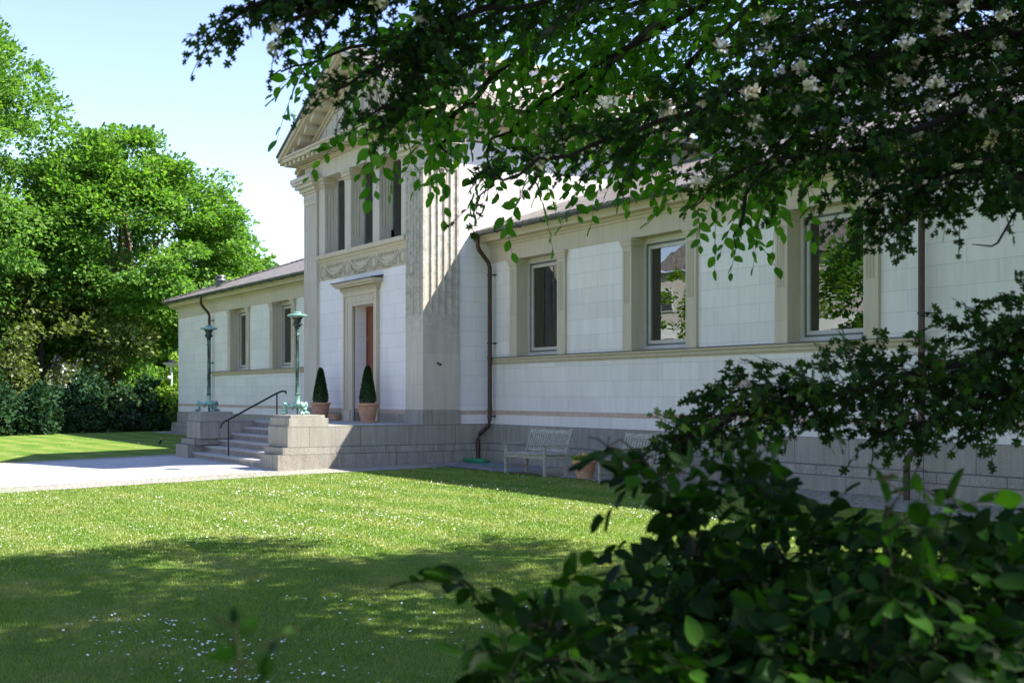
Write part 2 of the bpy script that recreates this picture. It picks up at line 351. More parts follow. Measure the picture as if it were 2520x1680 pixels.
def copy_tree(o, parent=None):
    c = o.copy(); COL.objects.link(c)
    if parent: c.parent = parent
    for ch in [x for x in list(bpy.data.objects) if x.parent == o]: copy_tree(ch, c)
    return c
def npmesh(name, V, Fl, Fn, m, parent=None, smooth=False):
    """V (n,3) verts, Fl flat loop indices, Fn loops per face"""
    off = np.array(root_of(parent).location) if parent else np.zeros(3)
    me = bpy.data.meshes.new(name); V = (V - off).astype(np.float32)
    me.vertices.add(len(V)); me.vertices.foreach_set('co', V.ravel())
    me.loops.add(len(Fl)); me.loops.foreach_set('vertex_index', Fl.astype(np.int32))
    me.polygons.add(len(Fn)); st = np.concatenate([[0], np.cumsum(Fn)[:-1]]).astype(np.int32)
    me.polygons.foreach_set('loop_start', st); me.polygons.foreach_set('loop_total', Fn.astype(np.int32))
    if smooth: me.polygons.foreach_set('use_smooth', [True] * len(Fn))
    me.materials.append(m); me.update(calc_edges=True); me.validate()
    o = bpy.data.objects.new(name, me); COL.objects.link(o)
    if parent: o.parent = parent
    return o
def ovate(wid, seg=6, tip=.12, fold=.05, curl=-.07):
    """leaf blade with a fine outline, pointed tip and folded midrib"""
    t = np.linspace(0, 1, seg + 2)[1:-1]; wv = wid * np.sin(PI * t ** .82) ** .8 * (1 - tip * t)
    z = curl * t ** 2; mid = [(0, 0, 0)] + [(x, 0, zz - fold * .5) for x, zz in zip(t, z)] + [(1, 0, curl)]
    l = [(x + .03, -w_, zz + fold) for x, w_, zz in zip(t, wv, z)]; r_ = [(x + .03, w_, zz + fold) for x, w_, zz in zip(t, wv, z)]
    n = len(t); V = mid + l + r_; m0 = 0; L0 = n + 2; R0 = 2 * n + 2; f = [(0, L0, 1), (0, 1, R0)]
    for i in range(n - 1): f += [(1 + i, L0 + i, L0 + i + 1, 2 + i), (1 + i, 2 + i, R0 + i + 1, R0 + i)]
    f += [(n, L0 + n - 1, n + 1), (n, n + 1, R0 + n - 1)]; return np.array(V, float), f
T_BEECH = ovate(.30, 5)
T_QUAD = (np.array([(0, 0, 0), (.5, -.36, .05), (1, 0, -.05), (.5, .36, .05)], float), [(0, 1, 2), (0, 2, 3)])
T_HAW = (np.array([(0, 0, 0), (.22, .10, 0), (.30, .44, .04), (.46, .38, .03), (.50, .16, 0), (.66, .42, .03), (.80, .30, .02), (.76, .12, 0), (1, .06, -.03),
                   (1, -.06, -.03), (.76, -.12, 0), (.80, -.30, .02), (.66, -.42, .03), (.50, -.16, 0), (.46, -.38, .03), (.30, -.44, .04), (.22, -.10, 0)], float),
         [tuple(range(17))])
T_MAPLE = (np.array([(0, 0, 0), (.35, -.5, .02), (.55, -.22, .0), (1, 0, -.08), (.55, .22, 0), (.35, .5, .02)], float), [(0, 1, 2, 3, 4, 5)])
T_BLADE = (np.array([(0, -.045, 0), (.55, -.035, .04), (1, 0, .16), (.55, .035, .04), (0, .045, 0)], float), [(0, 1, 3, 4), (1, 2, 3)])
def unit(a): return a / (np.linalg.norm(a, axis=-1, keepdims=True) + 1e-9)
def leaves(name, P, D, NRM, S, tmpl, m, parent=None):
    """one leaf per row: base point P, direction D, face normal NRM, length S"""
    P, D, NRM, S = map(np.asarray, (P, D, NRM, S))
    D = unit(D); B = unit(np.cross(NRM, D)); NN = np.cross(D, B)
    tv, tf = tmpl; n = len(P); k = len(tv)
    V = P[:, None, :] + S[:, None, None] * (tv[None, :, 0, None] * D[:, None] + tv[None, :, 1, None] * B[:, None] + tv[None, :, 2, None] * NN[:, None])
    fl = np.concatenate([np.array(f) for f in tf]); fn = np.array([len(f) for f in tf])
    L = (fl[None, :] + (np.arange(n) * k)[:, None]).ravel(); FN = np.tile(fn, n)
    return npmesh(name, V.reshape(-1, 3), L, FN, m, parent)

# ================================================================ the ground
def sheet(name, poly_cells, m, dz, kindname='structure', label=None):
    """grid sheet following the gentle slope of the ground"""
    mb = MB(); x0, x1, y0, y1, nx, ny = poly_cells
    xs = np.linspace(x0, x1, nx + 1); ys = np.linspace(y0, y1, ny + 1)
    vs = [(x, y, gz(x, y) + dz) for y in ys for x in xs]
    fs = [(j * (nx + 1) + i, j * (nx + 1) + i + 1, (j + 1) * (nx + 1) + i + 1, (j + 1) * (nx + 1) + i) for j in range(ny) for i in range(nx)]
    mb.add(vs, fs); o = mb.build(name, m, None, True); return kind(o, kindname, label)
C0 = -30.02                       # axis of the entrance
ys_ = [-600, -60, -20, -3.7, 0, 3, 6, 9.9, 12, 15.2, 20, 60, 700]
mb = MB(); xs_ = [-700, -120, -60, -30, -10, 10, 60, 500]
mb.add([(x, y, gz(x, y)) for y in ys_ for x in xs_], [(j * 8 + i, j * 8 + i + 1, (j + 1) * 8 + i + 1, (j + 1) * 8 + i) for j in range(12) for i in range(7)])
lawn = kind(mb.build('lawn', M['lawn'], None, True), 'structure', 'mown lawn with daisies in front of the museum')
path = sheet('paved_path', (C0 - 4.1, C0 + 3.92, -40, 11.7, 1, 60), M['paving'], 0.012, label='pale paved path leading to the stairs')
cob = sheet('cobble_strip', (C0 + 3.92, C0 + 5.25, -40, 13.6, 1, 60), M['cobble'], 0.008, label='mossy cobble strip between path and lawn')
cob2 = sheet('cobble_edge', (C0 - 5.0, C0 - 4.1, -40, 15.4, 1, 60), M['cobble'], 0.008)
apr = sheet('cobble_apron', (C0 + 3.92, 3.0, 13.6, 15.4, 40, 3), M['apron'], 0.010, label='grey cobble apron along the foot of the wall')
apr2 = sheet('slab_patch', (-25.4, -22.0, 13.42, 14.9, 4, 3), simple('dark_slab', (0.11, 0.115, 0.13), (0.15, 0.155, 0.17), 4, 0.8), 0.016, label='dark slab under the bench and the hose')
apr3 = sheet('cobble_apron', (-53.8, C0 - 5.0, 14.5, 15.4, 30, 3), M['apron'], 0.010)

# ================================================================ the museum
mus = empty('museum_building', (C0, 15.2, 0), 'long low museum in pale limestone with a pedimented entrance bay, fluted pilasters and slate roofs', 'museum')
YF, YP = 15.45, 13.55
XR, XL = C0 + 3.75, C0 - 3.75
XE, XW = 6.0, -52.75               # ends of the wings
def wing(x0, x1, wins):
    """one wing: wall, plinth, bands, architrave, eaves; wins = left edge of each window bay"""
    gr = MB().box(x0, x1, 15.20, 16.0, -0.3, 0.356).build('plinth', M['granite2'], mus, bevel=0.008)
    MB().box(x0, x1, 15.28, 16.0, 0.356, 0.516).build('plinth', M['granite'], mus, bevel=0.006)
    MB().box(x0, x1, 15.40, 16.0, 0.516, 0.973).build('plinth', M['granite'], mus)
    wl = MB(); wl.box(x0, x1, YF, 15.95, 0.973, 1.213); wl.box(x0, x1, YF, 15.95, 1.315, 2.433)
    bays = sorted(wins); xs = [x0] + [v for b in bays for v in (b, b + 2.37)] + [x1]
    for i in range(0, len(xs), 2): wl.box(xs[i], xs[i + 1], YF, 15.95, 2.585, 4.925)
    wl.build('wall', M['white'], mus)
    MB().box(x0, x1, YF - 0.004, 15.9, 1.213, 1.315).build('pink_band', M['pink'], mus)
    sx0, sx1 = (x0 + 4.7 if x0 < C0 else x0), x1
    if x0 >= C0: sx1 = -13.05
    MB().extr_x([(15.9, 2.433), (YF - .015, 2.433), (YF - .03, 2.46), (YF - .05, 2.475), (YF - .06, 2.52), (YF - .10, 2.55), (YF - .10, 2.585), (15.9, 2.585)], sx0, sx1).build('sill_band', M['cream'], mus)
    MB().extr_x([(15.44, 2.585), (YF - .12, 2.585), (YF - .12, 2.593), (15.44, 2.612)], sx0 - .02, sx1 + .01).build('sill_flashing', M['lead'], mus)
    rest = [(x0, sx0)] if x0 < C0 else [(sx1, x1)]
    for a, b in rest: MB().box(a, b, YF, 15.9, 2.433, 2.585).build('wall', M['white'], mus)
    MB().box(x0, x1, YF - .015, 15.95, 4.925, 5.30).build('architrave', M['cream'], mus)
    MB().extr_x([(15.9, 5.30), (YF - .05, 5.30), (YF - .05, 5.345), (YF - .10, 5.36), (YF - .13, 5.40), (YF - .30, 5.42), (YF - .32, 5.47), (YF - .40, 5.54), (YF - .43, 5.60), (15.9, 5.60)],
                x0 - (.3 if x0 < C0 else 0), x1).build('eaves_cornice', M['cream'], mus)
    # gutter: half-round trough with joints
    pr = [(14.95 + .085 * math.cos(a), 5.62 + .085 * math.sin(a)) for a in np.linspace(PI, 2 * PI, 9)]
    pr += [(14.95 + .075 * math.cos(a), 5.62 + .075 * math.sin(a)) for a in np.linspace(2 * PI, PI, 9)]
    g = MB().extr_x(pr, x0 - (.45 if x0 < C0 else 0), x1)
    x = x0 + .3
    while x < x1:
        g.tube([(x + .0001 * k, 14.95 + .093 * math.cos(a), 5.62 + .093 * math.sin(a)) for k, a in enumerate(np.linspace(PI, 2 * PI, 9))], .008, 5); x += 1.02
    g.build('gutter', M['zinc'], mus, True)
    # window bays
    for b in bays:
        for s, px in ((0, b), (1, b + 2.37 - .315)):
            p = MB(); yb, yf = 15.75, YF - .06; wd = .315
            p.box(px, px + wd, yf, yb, 2.585 + .004, 3.58)
            fx = [px + .055 + i * .07 for i in range(4)]
            poly = [(px, yb), (px, yf)]
            for i in range(3):
                c = (fx[i] + fx[i + 1]) / 2
                poly += [(c + .028 * math.cos(a), yf + .022 * math.sin(a)) for a in np.linspace(PI, 0, 6)]
            poly += [(px + wd, yf), (px + wd, yb)]
            p.prism(poly, 3.58, 4.66); p.box(px, px + wd, yf, yb, 4.66, 4.755)
            p.box(px - .02, px + wd + .02, yf - .02, yb, 4.755, 4.80); p.box(px - .035, px + wd + .035, yf - .035, yb, 4.80, 4.86); p.box(px - .055, px + wd + .055, yf - .055, yb, 4.86, 4.925 - .003)
            p.build('window_pilaster', M['cream'], mus, bevel=0.004)
        a, c = b + .315, b + 2.055
        fr = MB(); y = 15.70
        for q in ((a, a + .07, 2.60, 4.92), (c - .07, c, 2.60, 4.92)): fr.box(q[0], q[1], y, y + .12, q[2], q[3])
        fr.box(a + .07, c - .07, y, y + .12, 4.80, 4.92); fr.box(a + .07, c - .07, y, y + .12, 2.60, 2.70)
        f = fr.build('window', M['frame'], mus, bevel=0.004)
        i_ = MB(); y += .045
        for q in ((a + .11, a + .17, 2.74, 4.76), (c - .17, c - .11, 2.74, 4.76)): i_.box(q[0], q[1], y, y + .06, q[2], q[3])
        i_.box(a + .17, c - .17, y, y + .06, 4.69, 4.76); i_.box(a + .17, c - .17, y, y + .06, 2.74, 2.81)
        i_.build('casement', M['frame'], f, bevel=0.003)
        d_ = MB()
        for q in ((a + .07, a + .11, 2.70, 4.80), (c - .11, c - .07, 2.70, 4.80)): d_.box(q[0], q[1], y, y + .05, q[2], q[3])
        d_.box(a + .11, c - .11, y, y + .05, 4.76, 4.80); d_.box(a + .11, c - .11, y, y + .05, 2.70, 2.74); d_.build('seal', M['framedark'], f)
        MB().box(a + .17, c - .17, 15.775, 15.781, 2.81, 4.69).build('pane', M['glass'], f)
        if abs(b - (C0 + 4.68 + 2 * 4.52)) < .1:
            bl = MB(); z = 2.84
            while z < 4.70: bl.add([(a + .172, 15.800, z), (c - .172, 15.800, z), (c - .172, 15.808, z + .026), (a + .172, 15.808, z + .026)], [(0, 1, 2, 3)]); z += .038
            bl.build('blind', M['blind'], f)
        cu = MB()
        for (u0, u1) in (((a + .2, a + .55), (c - .55, c - .2)) if b < C0 else ((a + .2, a + .38),)):
            xs2 = np.linspace(u0, u1, 26); vs = [(x, 15.98 + .02 * math.sin(x * 60), z) for z in (2.6, 4.9) for x in xs2]
            cu.add(vs, [(i, i + 1, 27 + i, 26 + i) for i in range(25)])
        cu.build('curtain', M['curtain'], f, True)
    # dark room behind the windows
    r = MB()
    r.add([(x0 + .1, 19, .9), (x1 - .1, 19, .9), (x1 - .1, 19, 5.2), (x0 + .1, 19, 5.2), (x0 + .1, 15.96, .9), (x1 - .1, 15.96, .9), (x1 - .1, 15.96, 5.2), (x0 + .1, 15.96, 5.2)],
          [(0, 1, 2, 3), (3, 2, 6, 7), (0, 4, 5, 1), (0, 3, 7, 4), (1, 5, 6, 2)])
    r.build('room', M['room'], mus)
W0 = C0 + 4.68
wing(C0 + 3.5, XE, [W0, W0 + 4.52, W0 + 9.04])
LW = C0 - 4.68 - 2.37
wing(XW, C0 - 3.5, [LW, LW - 4.52, LW - 9.04])
# west end wall of the left wing and its stepped base
MB().box(XW - .2, XW, 15.2, 24, -.3, .356).box(XW - .1, XW, 15.2, 24, .356, .516).build('plinth', M['granite2'], mus)
MB().box(XW, XW + .1, 15.96, 24, .9, 5.3).build('wall', M['white'], mus)
# roofs (hipped at the west end)
def roofs():
    p = .36; e = 5.665; th = .05
    y0, y1 = 14.93, 22.0; h = (y1 - y0) * p
    r = MB(); r.add([(XR, y0, e), (XE, y0, e), (XE, y1, e + h), (XR, y1, e + h), (XR, y0, e - th), (XE, y0, e - th)], [(0, 1, 2, 3), (4, 5, 1, 0)])
    r.build('roof', M['slate'], mus)
    r = MB(); xw = XW - .6
    r.add([(xw, y0, e), (XL, y0, e), (XL, y1, e + h), (xw + h / p, y1, e + h), (xw, y0 + 18, e), (xw, y0, e - th), (XL, y0, e - th), (xw, y0 + 18, e - th)], [(0, 1, 2, 3), (0, 3, 4), (5, 6, 1, 0), (7, 5, 0, 4)])
    r.build('roof', M['slate'], mus)
    r = MB().tube([(xw, y0, e + .02), (xw + h / p, y1, e + h + .02)], .05, 6); r.build('hip_tile', M['slate'], mus)
roofs()
# rear block with its own eaves and slates
for x0, x1 in ((XR, XE), (-47.0, XL)):
    MB().box(x0, x1, 22.0, 22.4, 7.2, 8.95).build('rear_wall', M['white'], mus)
    MB().extr_x([(22.3, 8.95), (21.93, 8.95), (21.9, 9.02), (21.75, 9.06), (21.7, 9.18), (21.6, 9.24), (22.3, 9.24)], x0, x1).build('rear_cornice', M['cream'], mus)
    MB().add([(x0, 21.5, 9.27), (x1, 21.5, 9.27), (x1, 26.5, 11.1), (x0, 26.5, 11.1), (x0, 21.5, 9.22), (x1, 21.5, 9.22)], [(0, 1, 2, 3), (4, 5, 1, 0)]).build('rear_roof', M['slate'], mus)
    pr = [(21.45 + .08 * math.cos(a), 9.2 + .08 * math.sin(a)) for a in np.linspace(PI, 2 * PI, 9)] + [(21.45 + .07 * math.cos(a), 9.2 + .07 * math.sin(a)) for a in np.linspace(2 * PI, PI, 9)]
    MB().extr_x(pr, x0, x1).build('gutter', M['zinc'], mus, True)
# roof vents
def vent(x, y, z, r=.15, h=.42):
    v = MB().lathe([(r * 1.15, -.15), (r, 0), (r, h * .55), (r * 1.35, h * .56), (r * .8, h * .82), (r * .8, h * .84), (r * 1.1, h * .86), (r * .95, h)], (x, y, z), 16)
    return v.build('roof_vent', M['zinc'], mus, True)
vent(-49.4, 16.2, 6.06, .20, .5); vent(-13.35, 16.0, 6.0, .15, .42); vent(XR + .6, 20.3, 7.5, .12, .45)
# downpipes with swan neck and brackets
def pipe(x, ground=.05):
    r = .052; yw = YF - .16
    pts = [(x, 14.95, 5.56), (x, 14.95, 5.30)] + [(x, 14.95 + (yw - 14.95) * t, 5.25 - .38 * t) for t in (.15, .5, .85)] + [(x, yw, 4.80), (x, yw, 3.0), (x, yw, 1.08)]
    pts += [(x, yw - (yw - 14.98) * t, .98 - .26 * t) for t in (.1, .5, .9)] + [(x, 14.96, .62), (x, 14.96, ground)]
    p = MB().tube(pts, r, 12).build('downpipe', M['copperpipe'], mus, True)
    for z in (4.62, 2.95, 1.17):
        b = MB().tube([(x, yw, z), (x, YF, z)], .012, 6).lathe([(.066, -.018), (.066, .018)], (x, yw, z), 12).ball((x, YF - .02, z), .03)
        if z > 2: b.tube([(x, yw, z), (x + .16, YF - .03, z)], .009, 5)
        b.build('pipe_bracket', M['iron'], p, True)
    for z in (2.62, 1.34, .60): MB().lathe([(.058, -.02), (.061, 0), (.058, .02)], (x, yw if z > 1 else 14.96, z), 12).build('pipe_collar', M['copperpipe'], p, True)
    return p
pipe(-26.10); pipe(-12.98); pipe(-48.0)
MB().tube([(-12.90, 15.22, 1.2), (-12.86, 15.2, .95), (-12.84, 15.17, .7), (-12.84, 15.17, .1)], .008, 5).build('lightning_cable', M['framedark'], mus)

# ---------------------------------------------------------------- entrance bay
F0 = .99                            # platform floor
pl = MB(); pl.box(C0 - 3.90, C0 + 3.90, 9.86 + 1.9, 15.3, -.3, .357)
pl.box(C0 - 3.90, C0 - 2.78, 9.86, 11.76, -.3, .357); pl.box(C0 + 2.78, C0 + 3.90, 9.86, 11.76, -.3, .357)
pl.build('platform_base', M['granite2'], mus, bevel=.008)
pl = MB(); pl.box(C0 - 3.85, C0 + 3.85, 11.76, 15.3, .357, .516)
pl.box(C0 - 3.85, C0 - 2.66, 10.0, 11.76, .357, .516); pl.box(C0 + 2.66, C0 + 3.85, 10.0, 11.76, .357, .516)
pl.build('platform_base', M['granite'], mus, bevel=.006)
pl = MB(); pl.box(C0 - 3.80, C0 + 3.80, 11.76, 15.45, .516, F0)
pl.box(C0 - 3.80, C0 - 2.58, 10.13, 11.76, .516, F0); pl.box(C0 + 2.58, C0 + 3.80, 10.13, 11.76, .516, F0)
pl.build('platform', M['granite'], mus, bevel=.006)
for s in (-1, 1):
    xa, xb = sorted((C0 + s * 2.60, C0 + s * 3.78))
    p = MB().box(xa, xb, 10.17, 11.12, F0, 1.165).build('pedestal', M['granite'], mus, bevel=.006)
    MB().box(xa + .06, xb - .06, 10.23, 11.06, 1.165, 1.235).build('pedestal_slab', M['granite'], p, bevel=.006)
st = MB(); sr = MB(); rise = F0 / 6
for k in range(6):
    ya = 9.98 + .335 * k; hw = [2.775, 2.775, 2.655, 2.575, 2.575, 2.575][k] + .0
    z1 = rise * (k + 1)
    s_ = MB().box(C0 - hw, C0 + hw, ya + .012, 11.8, -.2 if k == 0 else rise * k - .03, z1 - .055)
    ss = s_.build('stair_step', M['riser'], mus)
    if k < 5: MB().box(C0 - hw, C0 + hw, ya, ya + .36, z1 - .055, z1).build('tread', M['tread'], ss, bevel=.006)
    else: MB().box(C0 - hw, C0 + hw, ya, 11.77, z1 - .055, z1 + .003).build('tread', M['tread'], ss, bevel=.006)
MB().box(C0 - 3.74, C0 + 3.78, 11.77, 13.7, F0, F0 + .006).build('platform_floor', M['tread'], mus)
# handrail
xh = C0 - .1
hp = MB().tube([(xh, 9.88, .86), (xh, 9.90, .96), (xh, 9.98, 1.03), (xh, 10.08, 1.075), (xh, 11.35, 1.735), (xh, 11.50, 1.79), (xh, 11.58, 1.78), (xh, 11.60, 1.72)], .024, 10).build('handrail', M['iron'], mus, True)
MB().tube([(xh, 10.08, .16), (xh, 10.08, 1.06)], .02, 8).build('rail_post', M['iron'], hp, True)
MB().tube([(xh, 11.35, .98), (xh, 11.35, 1.73)], .02, 8).build('rail_post', M['iron'], hp, True)
# corner pilasters: flutes on the two outer faces
def corner_pil(sgn):
    xo = C0 + sgn * 3.75; xi = C0 + sgn * 2.82; y0, y1 = YP, 14.54
    n = 5; m_ = .055
    poly = []; w = (abs(xo - xi) - 2 * m_) / n
    poly.append((xi, y1)); poly.append((xi, y0))
    sx = 1 if xo > xi else -1
    for i in range(n):
        c = xi + sx * (m_ + w * (i + .5))
        poly += [(c - sx * w * .44 * math.cos(a), y0 + .032 * math.sin(a)) for a in np.linspace(0, PI, 9)]
    poly.append((xo, y0)); w2 = (y1 - y0 - 2 * m_) / n
    for i in range(n):
        c = y0 + m_ + w2 * (i + .5)
        poly += [(xo - sx * .035 * math.sin(a), c - w2 * .44 * math.cos(a)) for a in np.linspace(0, PI, 9)]
    poly.append((xo, y1))
    if sx < 0: poly = poly[::-1]
    a, b = min(xi, xo), max(xi, xo)
    p = MB().prism(poly, 3.62, 7.12); p.box(a, b, y0, y1, 1.337, 3.62); p.box(a, b, y0, y1, 7.12, 7.21)
    q = p.build('corner_pilaster', M['pilstain'] if sgn > 0 else M['pil'], mus)
    MB().box(a - .03, b + .03, y0 - .03, y1 + .02, F0, 1.25).box(a - .015, b + .015, y0 - .015, y1 + .01, 1.25, 1.337).build('pilaster_base', M['granite'], q, bevel=.005)
    c = MB()
    for (z0, z1, e) in ((7.21, 7.43, .012), (7.43, 7.50, .05), (7.50, 7.60, .11), (7.60, 7.70, .21), (7.70, 7.78, .28), (7.78, 7.90, .31)):
        c.box(a - e, b + e, y0 - e, y1 + .02, z0, z1)
    # egg row below the mouldings
    for i in range(5):
        for r_ in (0,):
            cx = a + (i + .5) * (b - a) / 5; c.tube([(cx + .07 * math.cos(t), y0 - .015, 7.34 - .09 * math.sin(t)) for t in np.linspace(0, PI, 8)], .01, 5)
            cy = y0 + (i + .5) * (y1 - y0) / 5
            c.tube([((xo + sx * .015), cy + .07 * math.cos(t), 7.34 - .09 * math.sin(t)) for t in np.linspace(0, PI, 8)], .01, 5)
    c.build('capital', M['pil'], q, bevel=.008); return q
corner_pil(-1); corner_pil(1)
YW = 13.64
wa, wb = C0 - 2.82, C0 + 2.82
dl, dr = -30.43, -29.10            # door opening
w_ = MB(); w_.box(wa, dl, YW, 14.1, 1.33, 4.89); w_.box(dr, wb, YW, 14.1, 1.33, 4.89); w_.box(dl, dr, YW, 14.1, 4.05, 4.89)
w_.build('entrance_wall', M['portico'], mus)
for a_, b_ in ((wa, dl), (dr, wb)):
    MB().box(a_, b_, YW - .01, 14.1, F0, 1.23).build('wall_base', M['granite'], mus)
    MB().box(a_, b_, YW - .006, 14.1, 1.23, 1.33).build('pink_band', M['pink'], mus)
# door surround with stepped mouldings and its own cornice
ds = MB(); fl, frr = -30.98, -28.86
for (a, b, z0, z1, y) in ((fl + .004, dl, F0 + .0, 4.416, YW - .07), (dr, frr - .004, F0, 4.416, YW - .07), (dl, dr, 4.05, 4.416, YW - .07),
                          (fl + .0, fl + .10, 1.35, 4.42, YW - .10), (frr - .08, frr, 1.35, 4.42, YW - .10), (fl + .10, frr - .08, 4.32, 4.42, YW - .10),
                          (fl + .16, fl + .26, 1.35, 4.14, YW - .085), (fl + .16, dr + .04, 4.14, 4.24, YW - .086)):
    ds.box(a, b, y, YW + .02, z0, z1)
ds.box(fl - .004, fl + .46, YW - .12, YW, F0, 1.30)
dso = ds.build('door_surround', M['cream'], mus, bevel=.006)
c = MB()
for (z0, z1, e, dd) in ((4.42, 4.45, .03, .11), (4.45, 4.55, .06, .13), (4.55, 4.60, .16, .26), (4.60, 4.68, .20, .33)): c.box(fl - e, frr + e, YW - dd, YW, z0, z1)
x = fl - .04
while x < frr + .03: c.box(x, x + .03, YW - .16, YW - .12, 4.465, 4.54); x += .055
co = c.build('door_cornice', M['cream'], dso, bevel=.005)
MB().extr_x([(YW, 4.72), (YW - .36, 4.685), (YW - .37, 4.66), (YW - .37, 4.695), (YW, 4.76)], fl - .23, frr + .23).build('door_flashing', M['lead'], dso)
# reveal and recessed door
MB().box(dl - .3, dl, 14.1, 15.1, F0, 4.3).box(dr, dr + .3, 14.1, 15.1, F0, 4.3).box(dl, dr, 14.1, 15.1, 4.05, 4.3).build('door_reveal', M['cream'], mus)
MB().box(dl + .05, dr, 13.95, 14.75, F0, F0 + .09).build('door_step', M['granite'], mus)
d = MB(); yd = 13.98
d.box(dl, dr, yd, yd + .06, F0 + .09, 4.05)
do = d.build('door', M['door'], mus)
pn = MB()
for k in range(2):
    xa = dl + .08 + k * (dr - dl - .06) / 2; xb = xa + (dr - dl) / 2 - .14
    for z0, z1 in ((1.3, 2.0), (2.15, 3.1), (3.25, 3.9)):
        pn.box(xa, xa + .03, yd - .025, yd, z0, z1); pn.box(xb - .03, xb, yd - .025, yd, z0, z1); pn.box(xa, xb, yd - .025, yd, z0 - .03, z0); pn.box(xa, xb, yd - .025, yd, z1, z1 + .03)
pn.box((dl + dr) / 2 - .02, (dl + dr) / 2 + .02, yd - .03, yd, F0 + .09, 4.05); pn.build('door_panel', M['door'], do, bevel=.004)
# garland frieze: field, discs and hanging swags in relief
fz = MB().box(wa, wb, YW - .012, 14.1, 4.89, 5.34).build('garland_frieze', M['cream'], mus)
g = MB(); n = 4; rng = random.Random(4)
for i in range(n):
    cx = wa + .30 + i * (wb - wa - .6) / (n - 1); cz = 5.11
    for a in range(3): g.tube([(cx + (.17 - .03 * a) * math.cos(t), YW - .018, cz + (.19 - .03 * a) * math.sin(t)) for t in np.linspace(0, 2 * PI, 25)], .012 if a != 1 else .006, 5, False)
    g.ball((cx, YW - .008, cz), .11, 12, 8, (1, .18, 1.1))
    if i < n - 1:
        x0, x1 = cx + .24, cx + (wb - wa - .6) / (n - 1) - .24
        for t in np.linspace(0, 1, 34):
            x = x0 + (x1 - x0) * t; z = 5.24 - .20 * math.sin(PI * t)
            for q_ in range(3): g.ball((x + rng.uniform(-.02, .02), YW - .02, z + rng.uniform(-.03, .03)), .022 + .014 * math.sin(PI * t), 6, 4)
        for t in np.linspace(0.04, .96, 16):
            x = x0 + (x1 - x0) * t; zt = 5.22 - .22 * math.sin(PI * t)
            g.tube([(x, YW - .02, 5.31), (x + rng.uniform(-.03, .03), YW - .026, 5.27), (x + rng.uniform(-.03, .03), YW - .018, max(zt, 5.2))], [.004, .014, .004], 5)
            g.tube([(x, YW - .02, zt - .04), (x + rng.uniform(-.05, .05), YW - .03, zt - .10), (x + rng.uniform(-.06, .06), YW - .018, max(4.91, zt - .2))], [.006, .02, .004], 5)
        for e, sg in ((x0, -1), (x1, 1)):
            for q_ in range(4): g.tube([(e, YW - .02, 5.26), (e + sg * rng.uniform(-.02, .06), YW - .03, 5.10), (e + sg * rng.uniform(0, .08), YW - .018, 4.94)], [.006, .016, .004], 5)
g.build('garland', M['cream'], fz, True)
MB().extr_x([(14.1, 5.34), (YW - .02, 5.34), (YW - .03, 5.38), (YW - .07, 5.42), (YW - .08, 5.46), (YW - .14, 5.49), (YW - .14, 5.60), (14.1, 5.61)], wa, wb).build('frieze_ledge', M['cream'], mus)
# four piers with three tall windows between
for i, px in enumerate((C0 - 2.57, C0 - .79, C0 + .99 - .0, C0 + 2.66)):
    cx = [C0 - 2.56, C0 - .78, C0 + 1.0, C0 + 2.66][i]; a, b = cx - .20, cx + .20; y0, y1 = YW - .03, 14.02
    p = MB(); p.box(a, b, y0, y1, 5.61, 5.93)
    poly = [(a, y0), (b, y0)]
    for k in range(4):
        c_ = y0 + .07 + (k + .5) * .083; poly += [(b - .022 * math.sin(t), c_ - .037 * math.cos(t)) for t in np.linspace(0, PI, 7)]
    poly += [(b, y1), (a, y1)]
    for k in range(3, -1, -1):
        c_ = y0 + .07 + (k + .5) * .083; poly += [(a + .022 * math.sin(t), c_ + .037 * math.cos(t)) for t in np.linspace(0, PI, 7)]
    p.prism(poly, 5.93, 7.30); p.box(a, b, y0, y1, 7.30, 7.45)
    po = p.build('pier', M['pil'], mus)
    c = MB()
    for z0, z1, e in ((7.45, 7.50, .015), (7.50, 7.57, .04), (7.57, 7.67, .075), (7.67, 7.77, .10)): c.box(a - e, b + e, y0 - e, y1, z0, z1)
    c.build('capital', M['cream'], po, bevel=.006)
for cx in (C0 - 1.67, C0 + .11, C0 + 1.83):
    a, b = cx - .70, cx + .70; y = 13.94
    f = MB(); f.box(a, a + .07, y, y + .1, 5.61, 7.77).box(b - .07, b, y, y + .1, 5.61, 7.77).box(a + .07, b - .07, y, y + .1, 7.68, 7.77).box(a + .07, b - .07, y, y + .1, 5.61, 5.70)
    f.box(cx + .12, cx + .18, y, y + .08, 5.70, 7.68)
    fo = f.build('tall_window', M['frame'], mus, bevel=.004)
    MB().box(a + .07, b - .07, y + .05, y + .056, 5.70, 7.68).build('pane', M['glass'], fo)
MB().add([(wa, 15.5, 5.5), (wb, 15.5, 5.5), (wb, 15.5, 7.9), (wa, 15.5, 7.9), (wa, 14.1, 5.5), (wb, 14.1, 5.5), (wb, 14.1, 7.9), (wa, 14.1, 7.9)], [(0, 1, 2, 3), (3, 2, 6, 7), (0, 4, 5, 1), (0, 3, 7, 4), (1, 5, 6, 2)]).build('room', M['room'], mus)
# side walls of the bay and of the hall behind it
for s in (-1, 1):
    xa, xb = sorted((C0 + s * 3.70, C0 + s * 3.3))
    sw = MB().box(xa, xb, 14.54, 22.6, 1.315, 7.85).box(xa, xb, 14.54, 15.6, .99, 1.213); sw.build('side_wall', M['portico'], mus)
    xp, xq = sorted((C0 + s * 3.704, C0 + s * 3.3)); MB().box(xp, xq, 14.54, 15.6, 1.213, 1.315).build('pink_band', M['pink'], mus)
